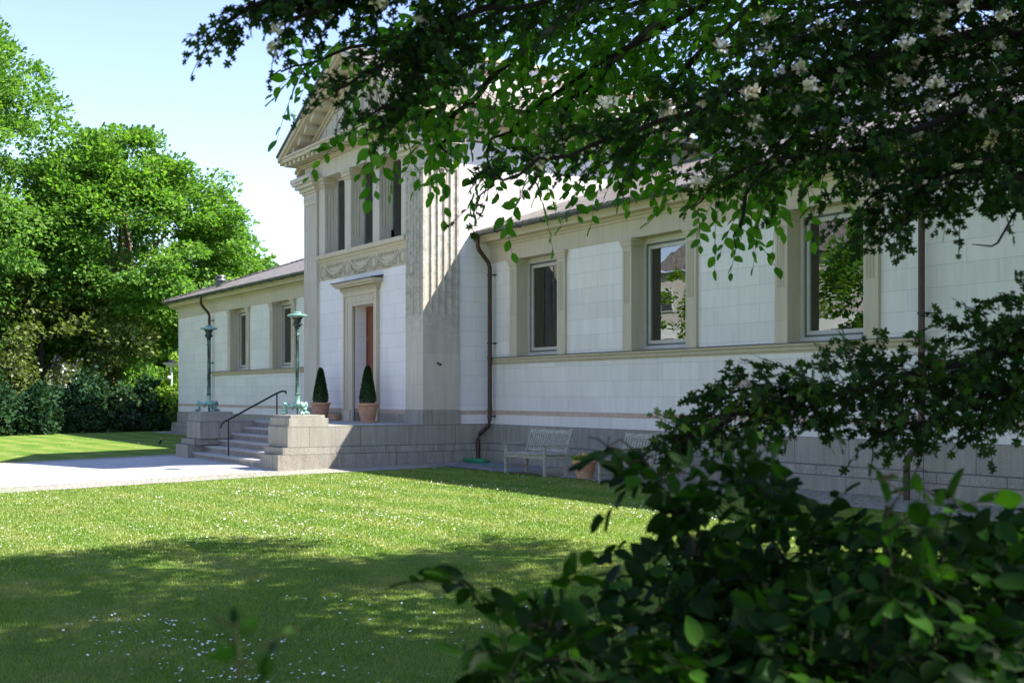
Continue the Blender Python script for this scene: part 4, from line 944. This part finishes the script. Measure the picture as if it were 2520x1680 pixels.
shrub_mound('laurel_shrub', 350, 62, 3.2, 2.2, 'mid green shrub behind the ivy bank below the leaning trunks', M['maple'], 22, .17, 4500, 'shrubs beyond the lawn')
sh, P = shrub_mound('flowering_shrub', 158, 60, 3.1, 1.7, 'shrub covered in white flowers behind the ivy bank', M['olive'], 23, .16, 4000, 'shrubs beyond the lawn')
r = np.random.default_rng(5); k = P[:, 2] > 1.8; Q = P[k][r.integers(0, k.sum(), 520)] + r.normal(0, .05, (520, 3))
o = leaves('white_flowers', Q, r.normal(0, 1, (520, 3)), r.normal(0, .5, (520, 3)) + [.3, -.2, 1], np.full(520, .15), T_MAPLE, M['petal'], sh); o['kind'] = 'stuff'
shrub_mound('laurel_shrub', 20, 58, 3.6, 2.4, 'olive tinted shrub behind the ivy bank at the left edge', M['olive'], 24, .17, 5000, 'shrubs beyond the lawn')
shrub_mound('laurel_shrub', -130, 57, 3.4, 2.4, 'olive tinted shrub outside the left edge', M['olive'], 25, .17, 3000, 'shrubs beyond the lawn')

for i_, (sx0, ds, hh, rr, wh) in enumerate(((-30, 52.5, 2.3, 1.7, 'at the far left end of the ivy bank'), (95, 53.5, 1.9, 1.5, 'in front of the white flowering shrub'), (215, 55, 2.5, 1.7, 'left of the leaning trunks'),
                                            (300, 55.5, 1.7, 1.4, 'below the right leaning trunk'), (372, 56.2, 2.1, 1.5, 'near the lamp post, right end of the bank'))):
    shrub_mound('bramble_bush', sx0, ds, hh, rr, 'dark straggling bramble bush ' + wh, M['ivy'] if i_ != 3 else M['darkleaf'], 50 + i_, .19, 2600, 'brambles along the ivy bank')
# ---------------------------------------------------------------- across the street: what the panes mirror
t = empty('town_house', (-72, -34, 0), 'white house with a red brick upper storey mirrored in the middle window', 'house')
MB().box(-84, -60, -44, -34, -.3, 7.5).build('wall', M['render'], t)
MB().box(-84, -60, -43.9, -33.95, 7.5, 12).build('upper_wall', M['redbrick'], t)
for i in range(6):
    for z in (1.2, 4.6, 8.6):
        f = MB().box(-83 + i * 3.9, -81.2 + i * 3.9, -33.92, -33.8, z, z + 1.9).build('window', M['white_paint'], t)
        MB().box(-82.88 + i * 3.9, -81.32 + i * 3.9, -33.79, -33.76, z + .12, z + 1.78).build('pane', M['darkglass'], f)
MB().add([(-84.4, -33.4, 12), (-59.6, -33.4, 12), (-59.6, -39, 15.5), (-84.4, -39, 15.5), (-84.4, -44.4, 12), (-59.6, -44.4, 12)], [(0, 1, 2, 3), (3, 2, 5, 4)]).build('roof', M['slate'], t)
tree('larch_tree', (-56, -19), 12.5, 4.2, 'tree in front of the white town house, mirrored in the middle window', 'tree', M['lime'], 'trees behind the camera', 31, .3, 120, 110, .1)
tree('ash_tree', (-41, -17), 13, 5.0, 'leafy tree mirrored in the right window', 'tree', M['maple'], 'trees behind the camera', 32, .3, 150, 120, .12)
tree('ash_tree', (-33, -24), 15, 6.0, 'large leafy tree south of the lawn', 'tree', M['maple'], 'trees behind the camera', 33, .34, 150, 120, .1)
tree('ash_tree', (-20, -22), 15, 6.0, 'large leafy tree behind the photographer', 'tree', M['maple'], 'trees behind the camera', 34, .34, 150, 120, .1)

# ---------------------------------------------------------------- grass blades and daisies on the near lawn
def lawn_pts(n, z0, z1, r, pw=1.0):
    z = (z0 ** pw + (z1 ** pw - z0 ** pw) * r.random(n)) ** (1 / pw); l = (r.random(n) * 2 - 1) * (z * .425 + .15)
    p = DV[None, :2] * z[:, None] + RV[None, :2] * l[:, None]
    k = (p[:, 0] > C0 + 5.22) & (p[:, 1] < 13.55) | (p[:, 0] < C0 - 5.02) & (p[:, 0] > -54) & (p[:, 1] < 14.4); p = p[k]
    zz = np.where(p[:, 1] < 9.9, np.maximum(-.34, .025 * (p[:, 1] - 9.9)), np.minimum(.09, .017 * (p[:, 1] - 9.9)))
    return np.column_stack([p, zz])
r = np.random.default_rng(77)
def blades(P, h0, h1, w, m, name):
    n = len(P); a = r.random(n) * 2 * PI; h = (h0 + (h1 - h0) * r.random(n)) * (1 + .35 * smooth_noise(P, 1.7, 5)); le = .7
    W = np.stack([np.cos(a), np.sin(a), 0 * a], 1) * w; T = np.stack([np.cos(a + 1.3) * le * h, np.sin(a + 1.3) * le * h, h], 1) * (.6 + .4 * r.random(n))[:, None]
    V = np.stack([P - W, P + W, P + T], 1).reshape(-1, 3); L = np.arange(3 * n); return npmesh(name, V, L, np.full(n, 3), m)
P = np.concatenate([lawn_pts(230000, 6.3, 13, r, 1.3), lawn_pts(230000, 13, 27, r, 1.2)])
far = np.hypot(P[:, 0], P[:, 1]) > 14
o = blades(P[~far], .018, .042, .0035, M['blade'], 'grass_blades'); kind(o, 'stuff', 'short blades of mown grass')
o = blades(P[far], .02, .04, .008, M['blade'], 'grass_blades'); kind(o, 'stuff', 'short blades of mown grass')
P = lawn_pts(26000, 6.5, 30, r, 1.5); dn = smooth_noise(P, .55, 9) + .5 * smooth_noise(P, 2.3, 12)
P = P[(dn + r.normal(0, .35, len(P))) > .55]; P2 = lawn_pts(1500, 25, 52, r, 1.5); P = np.concatenate([P, P2])
n = len(P); a = r.random((n, 1)) * 2 * PI + np.arange(7)[None] * 2 * PI / 7; rd = .007 + .006 * r.random((n, 1)); tl = r.normal(0, .25, (n, 2))
hx = P[:, 2:3] + .035 + .02 * r.random((n, 1))
V = np.stack([P[:, 0:1] + rd * np.cos(a), P[:, 1:2] + rd * np.sin(a), hx + rd * (np.cos(a) * tl[:, :1] + np.sin(a) * tl[:, 1:])], 2).reshape(-1, 3)
o = npmesh('daisies', V, np.arange(7 * n), np.full(n, 7), M['petal']); kind(o, 'stuff', 'white daisies scattered over the lawn')
P = lawn_pts(70, 12, 26, r); P = P[P[:, 0] < -12]; n = len(P); a = r.random((n, 1)) + np.arange(8)[None] * 2 * PI / 8
V = np.stack([P[:, 0:1] + .018 * np.cos(a), P[:, 1:2] + .018 * np.sin(a), P[:, 2:3] + .05 + 0 * a], 2).reshape(-1, 3)
o = npmesh('dandelions', V, np.arange(8 * n), np.full(n, 8), M['yellow']); kind(o, 'stuff', 'a few yellow dandelions in the lawn')

# ---------------------------------------------------------------- foreground trees and shrub
def twigs(name, K, rad0, rad1, m, parent):
    """K (n,k,3): polylines; three-sided twigs"""
    n, k, _ = K.shape; T = unit(np.gradient(K, axis=1)); A = unit(np.cross(T, np.array([.21, .13, .97]))); B = np.cross(T, A)
    rad = (rad0 + (rad1 - rad0) * np.linspace(0, 1, k))[None, :, None, None]
    q = np.arange(3) * 2 * PI / 3; V = K[:, :, None] + rad * (A[:, :, None] * np.cos(q)[None, None, :, None] + B[:, :, None] * np.sin(q)[None, None, :, None])
    idx = np.arange(n * k * 3).reshape(n, k, 3); f = []
    for j in range(3):
        f.append(np.stack([idx[:, :-1, j], idx[:, :-1, (j + 1) % 3], idx[:, 1:, (j + 1) % 3], idx[:, 1:, j]], -1).reshape(-1, 4))
    f = np.concatenate(f); return npmesh(name, V.reshape(-1, 3), f.ravel(), np.full(len(f), 4), m, parent)
def spray_set(B0, D0, L, nl, size, r, droop=.25, flat=1.0, ang=.9, jit=.25):
    """sprays of alternate leaves; returns leaf rows and twig polylines"""
    n = len(B0); D0 = unit(D0); U = unit(np.array([0, 0, 1.0]) * flat + r.normal(0, .35, (n, 3))); S = unit(np.cross(U, D0)); U = np.cross(D0, S)
    L = L * (.6 + .7 * r.random(n)); tk = np.linspace(0, 1, 5)
    K = B0[:, None] + D0[:, None] * (L[:, None] * tk)[:, :, None]; K[:, :, 2] -= droop * L[:, None] * tk ** 2
    t = (np.arange(nl) + .6) / nl; side = np.where(np.arange(nl) % 2, 1, -1)
    P = B0[:, None] + D0[:, None] * (L[:, None] * t)[:, :, None]; P[:, :, 2] -= droop * L[:, None] * t ** 2
    last = (np.arange(nl) == nl - 1) * 1.0
    LD = D0[:, None] * (.55 + last[None, :, None]) + S[:, None] * (side * ang * (1 - last))[None, :, None] + r.normal(0, jit, (n, nl, 3)); LD[:, :, 2] -= .22 + droop * .5
    NR = U[:, None] + r.normal(0, .38, (n, nl, 3)); SZ_ = size * (.65 + .6 * r.random((n, nl))) * (1 - .25 * np.abs(t - .55))[None]
    return P.reshape(-1, 3), LD.reshape(-1, 3), NR.reshape(-1, 3), SZ_.ravel(), K
def stroke(pts, n, r):
    """n points spread about a 3-D polyline given as (sx, sy, z, spread in metres)"""
    A = np.array([[*at(a, b, c), d] for a, b, c, d in pts]); seg = np.linalg.norm(np.diff(A[:, :3], axis=0), axis=1); cum = np.concatenate([[0], np.cumsum(seg)])
    ug = np.linspace(0, cum[-1], 200); wg = np.interp(ug, cum, A[:, 3]) ** 1.25 + 1e-4; cg = np.cumsum(wg); u = np.interp(r.random(n) * cg[-1], cg, ug); Q = np.stack([np.interp(u, cum, A[:, i]) for i in range(4)], 1)
    dr = np.stack([np.interp(np.clip(u + .05, 0, cum[-1]), cum, A[:, i]) - np.interp(np.clip(u - .05, 0, cum[-1]), cum, A[:, i]) for i in range(3)], 1)
    C = Q[:, :3].copy(); o = r.normal(0, .55, (n, 3)) * Q[:, 3:4]; o[:, 2] *= .8
    return C, C + o, unit(dr)
def foliage_tree(t, strokes, spec, r, m, tm, twig='twig', limb0=.02):
    PP = []; KK = []; lim = MB()
    for pts, n in strokes:
        C, Q, dr = stroke(pts, n, r); out = unit(Q - C + 1e-4)
        D = dr * .8 + out * .7 + r.normal(0, .35, (n, 3)); D[:, 2] -= spec.get('down', .15)
        res = spray_set(Q, D, spec['L'], spec['n'], spec['size'], r, spec.get('droop', .25), spec.get('flat', 1), spec.get('ang', .9), spec.get('jit', .25))
        PP.append(res[:4]); KK.append(res[4])
        j = r.random(n) < .35; con = np.stack([C[j], C[j] * .55 + Q[j] * .45 + r.normal(0, .01, (j.sum(), 3)), Q[j]], 1); con = np.repeat(con, [1, 1, 1], axis=1)
        KK.append(np.concatenate([con[:, :1], (con[:, :1] + con[:, 1:2]) / 2, con[:, 1:2], (con[:, 1:2] + con[:, 2:]) / 2, con[:, 2:]], 1))
        A = [Vector(at(a, b, c)) for a, b, c, d in pts]; fine = []
        for i in range(len(A) - 1):
            for q in range(4):
                p = A[i].lerp(A[i + 1], q / 4); fine.append(p + Vector(r.normal(0, .018, 3)) * (1 if q else .3))
        fine.append(A[-1]); w_ = np.linspace(limb0, min(limb0 * .5, .003), len(fine)); lim.tube(fine, list(w_), 6)
    a = [np.concatenate(x) for x in zip(*PP)]
    leaves('foliage', *a, tm, m, t); KA = np.concatenate(KK)
    for i_ in (range(len(KA)) if len(KA) < 8 else ()): twigs('twig', KA[i_:i_ + 1], *spec.get('tw', (.0028, .0012)), M[twig], t)
    if len(KA) >= 8: twigs('twigs', KA, *spec.get('tw', (.0028, .0012)), M[twig], t)
    lim.build('branches', M['twig'], t, True); return a
# beech
r = np.random.default_rng(101)
bp = at(1260 + 7.0 / 8.5 * F, HY, 8.5); bpx, bqy = bp[0], bp[1]
beech = empty('beech_tree', (bpx, bqy, gz(bpx, bqy)), 'beech whose leafy boughs hang over the entrance bay and right wing from above', 'tree')
BS = [([(1950, -60, 8.4, .30), (1550, 60, 8.0, .34), (1250, 150, 7.6, .32), (1090, 230, 7.2, .18), (1000, 320, 7.0, .07), (890, 365, 6.9, .03)], 110),
      ([(1850, -20, 8.2, .30), (1500, 180, 7.8, .34), (1300, 320, 7.5, .25), (1200, 420, 7.3, .12), (1190, 530, 7.2, .03)], 80),
      ([(1500, 200, 7.9, .30), (1380, 330, 7.7, .18), (1330, 450, 7.6, .10), (1320, 530, 7.5, .03)], 36),
      ([(1750, 150, 8.4, .34), (1600, 330, 8.0, .22), (1500, 430, 7.8, .10), (1460, 490, 7.7, .06)], 60),
      ([(2050, 150, 8.2, .36), (1880, 380, 7.8, .22), (1760, 500, 7.5, .12), (1700, 560, 7.4, .06)], 80),
      ([(1980, 350, 7.8, .22), (1850, 500, 7.2, .12), (1820, 600, 6.9, .05), (1812, 655, 6.8, .02)], 34),
      ([(1350, 40, 7.4, .25), (1120, 110, 7.0, .16), (900, 150, 6.7, .08), (740, 200, 6.5, .05), (660, 235, 6.4, .03)], 42),
      ([(1800, -40, 8.6, .4), (1500, 20, 8.2, .4), (1250, 40, 7.8, .3), (1130, 90, 7.6, .2)], 130),
      ([(1250, 200, 7.4, .25), (1120, 320, 7.1, .14), (1080, 400, 7.0, .10), (1130, 440, 6.9, .04)], 36),
      ([(1060, 320, 7.1, .07), (950, 340, 6.9, .04), (850, 375, 6.8, .02)], 15),
      ([(1700, 60, 9.2, .4), (1450, 230, 8.8, .35), (1400, 350, 8.6, .15)], 60),
      ([(1600, 360, 8.2, .2), (1560, 440, 8.0, .08), (1540, 500, 7.9, .04)], 16),
      ([(2200, 0, 9.5, .5), (1900, 120, 9.2, .5), (1700, 260, 9.0, .45)], 80),
      ([(2500, 60, 10, .6), (2100, 60, 9.8, .6), (1800, 60, 9.5, .5), (1400, 60, 9.0, .5)], 80)]
BS = [([(a_, b_ - 42, c_, d_) for a_, b_, c_, d_ in p_], n_) for p_, n_ in BS]
foliage_tree(beech, BS, dict(L=.32, n=8, size=.084, droop=.35, down=.22), r, M['beech'], T_BEECH)
# overhead crown (casts the shade on the near lawn)
def over(n_cl, per, r):
    z = r.uniform(1.2, 14.6, n_cl * 6); l = r.uniform(-2.5, 11.5, n_cl * 6); h = r.uniform(4.2, 12.5, n_cl * 6)
    k = (((z - 8) / 7.0) ** 2 + ((l - 5) / 6.8) ** 2 + ((h - 8.5) / 4.4) ** 2 < 1) & ((h > CAMZ + .33 * z + 1.1) | (l > .43 * z + 1.1)); z, l, h = z[k][:n_cl], l[k][:n_cl], h[k][:n_cl]; m = len(z)
    C = DV[None] * z[:, None] + RV[None] * l[:, None]; C[:, 2] = h
    lp = unit(r.normal(0, 1, (m, per, 3))) * r.random((m, per, 1)) ** .4 * .8; lp[:, :, 2] *= .4
    P = (C[:, None] + lp).reshape(-1, 3); q = len(P); return C, P, r.normal(0, 1, (q, 3)) * [1, 1, .4], r.normal(0, .4, (q, 3)) + [0, 0, 1], np.full(q, .13) * (.6 + .8 * r.random(q))
C, P, D, NR, S = over(560, 150, r)
leaves('crown', P, D, NR, S, T_MAPLE, M['beech'], beech)
tb = MB(); b0 = Vector((bpx, bqy, gz(bpx, bqy) - .1)); top = b0 + Vector((0, 0, 11))
tb.tube([b0, b0 + Vector((0, 0, .4)), b0 + Vector((.05, .1, 3)), b0 + Vector((-.1, .1, 6)), top], [.42, .33, .28, .2, .05], 14)
for i in range(26):
    e = Vector(C[r.integers(0, len(C))]); a = b0 + Vector((0, 0, 6.2 + 3 * r.random())); tb.tube([a, a.lerp(e, .3) + Vector((0, 0, .7)), a.lerp(e, .65) + Vector((0, 0, .6)), e], [.10, .07, .04, .01], 6)
for pts, n in BS[:9]:
    e = Vector(at(*pts[0][:3])); a = b0 + Vector((0, 0, 6.4)); tb.tube([a, a.lerp(e, .35) + Vector((0, 0, .9)), a.lerp(e, .75) + Vector((0, 0, .8)), e], [.09, .06, .035, .02], 7)
tb.build('trunk', M['bark'], beech, True)
# hawthorn with cream blossom
r = np.random.default_rng(202)
hp_ = at(3150, HY, 4.7); hx_, hy_ = hp_[0], hp_[1]
haw = empty('hawthorn_tree', (hx_, hy_, gz(hx_, hy_)), 'hawthorn with small lobed leaves and cream blossom reaching across from the right', 'tree')
HS = [([(2650, 60, 5.2, .34), (2250, 110, 5.0, .27), (1900, 205, 4.8, .24), (1620, 300, 4.6, .14), (1400, 375, 4.5, .09), (1240, 440, 4.4, .08), (1170, 490, 4.3, .035)], 480),
      ([(2650, 230, 5.0, .20), (2300, 300, 4.8, .17), (2050, 370, 4.7, .14), (1850, 410, 4.6, .11), (1740, 470, 4.5, .05)], 250),
      ([(2650, 330, 4.7, .2), (2430, 400, 4.6, .14), (2280, 480, 4.5, .10), (2180, 550, 4.45, .07)], 150),
      ([(2300, 420, 4.6, .12), (2150, 480, 4.5, .08), (2100, 540, 4.5, .05)], 60),
      ([(2650, 380, 4.4, .14), (2500, 440, 4.4, .08), (2420, 490, 4.35, .05)], 60),
      ([(1900, -90, 4.9, .12), (1500, -60, 4.8, .10), (1260, -10, 4.7, .10), (1080, 70, 4.6, .11), (960, 150, 4.5, .10), (850, 210, 4.4, .07), (780, 225, 4.4, .05)], 200),
      ([(1080, 60, 4.6, .10), (1030, 160, 4.5, .09), (1000, 260, 4.5, .06), (900, 290, 4.45, .04)], 70),
      ([(1250, -60, 4.7, .08), (950, -30, 4.6, .10), (800, 20, 4.5, .09), (700, 60, 4.4, .06), (690, 140, 4.4, .03)], 110),
      ([(900, -60, 4.6, .05), (700, 0, 4.5, .05), (580, 40, 4.4, .05), (510, 100, 4.4, .035)], 62),
      ([(2700, 820, 4.5, .18), (2400, 880, 4.4, .16), (2180, 930, 4.3, .13), (1980, 960, 4.2, .10), (1820, 960, 4.15, .07), (1760, 940, 4.1, .04)], 260),
      ([(2050, 970, 4.2, .09), (1850, 1010, 4.1, .07), (1720, 1070, 4.05, .05), (1640, 1110, 4.0, .03)], 100),
      ([(2600, 930, 4.4, .13), (2400, 990, 4.3, .10), (2250, 1040, 4.2, .07), (2150, 1050, 4.2, .04)], 120),
      ([(2640, 700, 4.4, .08), (2520, 830, 4.4, .12)], 40),
      ([(2700, -60, 5.2, .3), (2400, 20, 5.1, .3), (2100, 20, 5.0, .26), (1950, 60, 4.9, .22)], 270),
      ([(2600, 200, 5.6, .35), (2200, 250, 5.4, .35), (1900, 330, 5.2, .3), (1750, 380, 5.1, .2)], 150)]
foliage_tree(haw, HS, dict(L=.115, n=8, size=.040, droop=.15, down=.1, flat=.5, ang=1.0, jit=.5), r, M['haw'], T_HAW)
B = []
for k in (0, 0, 1, 5, 7, 9, 13):
    n = {0: 22, 1: 14, 5: 8, 7: 7, 9: 3, 13: 10}[k]; _, Q, _ = stroke(HS[k][0], n, r); B.append(Q + [0, 0, .02])
B = np.concatenate(B); n = len(B); per = 46
O = unit(r.normal(0, 1, (n, per, 3))) * r.random((n, per, 1)) ** .5 * .034; O[:, :, 2] = O[:, :, 2] * .7
P = (B[:, None] + O).reshape(-1, 3); q = len(P)
o = leaves('blossom', P, r.normal(0, 1, (q, 3)), r.normal(0, 1, (q, 3)), .016 + .010 * r.random(q), T_MAPLE, M['blossom'], haw); o['kind'] = 'stuff'
tb = MB(); b0 = Vector((hx_, hy_, gz(hx_, hy_) - .1))
tb.tube([b0, b0 + Vector((0, 0, .8)), b0 + Vector((.08, .05, 1.7)), b0 + Vector((0, 0, 3.4)), b0 + Vector((0, .05, 4.3))], [.15, .11, .09, .05, .03], 12)
for pts, nn in HS:
    if pts[0][0] > 2560 or pts[0][1] < -20:
        e = Vector(at(*pts[0][:3])); hi = pts[0][0] < 2560; a = b0 + Vector((0, 0, 4.2 if hi else 1.0 + .45 * e.z * .5)); tb.tube([a, a.lerp(e, .5) + Vector((0, 0, .35 if hi else .08)), e], [.045, .03, .019], 7)
tb.build('trunk', M['bark'], haw, True)
MB().tube([at(2640, 380, 4.5), at(2530, 450, 4.45), at(2500, 520, 4.42), at(2455, 598, 4.4), at(2440, 606, 4.4), at(2392, 601, 4.38)], [.006, .005, .0045, .004, .0035, .002], 6).build('bare_twig', M['twig'], haw, True)
# shrub in the lower right corner
r = np.random.default_rng(303)
sp = at(2150, HY, 2.5); sx_, sy_ = sp[0], sp[1]
bush = empty('snowberry_shrub', (sx_, sy_, gz(sx_, sy_)), 'dark out of focus shrub with oval leaves filling the lower right corner', 'shrub')
SS = [([(1800, 1500, 2.6, .03), (1680, 1280, 2.5, .035), (1600, 1150, 2.45, .035), (1500, 1075, 2.4, .015)], 16),
      ([(1950, 1400, 2.7, .04), (1880, 1220, 2.6, .05), (1800, 1150, 2.6, .04)], 18),
      ([(1750, 1950, 2.3, .06), (1400, 1620, 2.25, .06), (1230, 1510, 2.2, .04), (1150, 1440, 2.15, .025), (1100, 1400, 2.1, .008)], 19),
      ([(1850, 1700, 2.6, .08), (1720, 1400, 2.5, .05), (1660, 1240, 2.4, .035), (1570, 1130, 2.35, .015), (1450, 1075, 2.3, .006)], 12),
      ([(1950, 1700, 2.8, .10), (1850, 1330, 2.7, .07), (1760, 1230, 2.65, .05), (1670, 1170, 2.6, .02)], 24),
      ([(2150, 1700, 2.1, .08), (2180, 1420, 2.0, .05), (2190, 1260, 1.95, .02), (2180, 1180, 1.9, .006)], 9),
      ([(2300, 1700, 2.3, .08), (2330, 1350, 2.2, .05), (2300, 1220, 2.15, .02), (2280, 1160, 2.15, .008)], 11),
      ([(2600, 1500, 3.0, .10), (2520, 1330, 2.9, .06), (2470, 1260, 2.85, .03)], 14),
      ([(1120, 1740, 2.0, .05), (1450, 1680, 2.1, .06), (1800, 1640, 2.2, .09), (2200, 1640, 2.2, .10), (2620, 1620, 2.3, .10)], 230),
      ([(1330, 1580, 2.4, .06), (1700, 1510, 2.5, .09), (2100, 1490, 2.5, .11), (2620, 1470, 2.6, .11)], 190),
      ([(1520, 1420, 2.8, .07), (1880, 1380, 2.8, .08), (2200, 1380, 2.9, .09), (2620, 1370, 3.0, .10)], 130),
      ([(1250, 1700, 2.0, .04), (1310, 1580, 1.95, .03), (1340, 1500, 1.9, .02)], 9),
      ([(2000, 1320, 3.0, .06), (1920, 1220, 2.95, .03)], 9)]
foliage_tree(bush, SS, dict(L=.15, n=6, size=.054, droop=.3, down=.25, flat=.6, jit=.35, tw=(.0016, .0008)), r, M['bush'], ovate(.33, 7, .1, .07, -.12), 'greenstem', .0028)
tb = MB(); g0 = Vector((sx_, sy_, gz(sx_, sy_) - .05))
for pts, n in SS: e = Vector(at(*pts[0][:3])); a = g0 + Vector(r.normal(0, .06, 3) * [1, 1, 0]); tb.tube([a, a.lerp(e, .55) + Vector((0, 0, .12)), e], [.009, .007, .005], 6)
tb.build('stems', M['greenstem'], bush, True)
sp = at(600, HY, 1.05); shoot = empty('shrub_shoot', (sp[0], sp[1], gz(sp[0], sp[1])), 'single blurred green shoot in front of the shaded lawn, lower left', 'plant')
r = np.random.default_rng(9); foliage_tree(shoot, [([(600, 1900, 1.05, .0), (612, 1700, 1.05, .008), (630, 1560, 1.04, .010)], 3)], dict(L=.05, n=3, size=.026, droop=.3, down=-.2, flat=.5), r, M['bush'], T_BEECH, 'greenstem', .0012)
MB().tube([(sp[0], sp[1], gz(sp[0], sp[1]) - .03), at(600, 1900, 1.05)], [.0025, .0012], 6).build('stem', M['greenstem'], shoot)
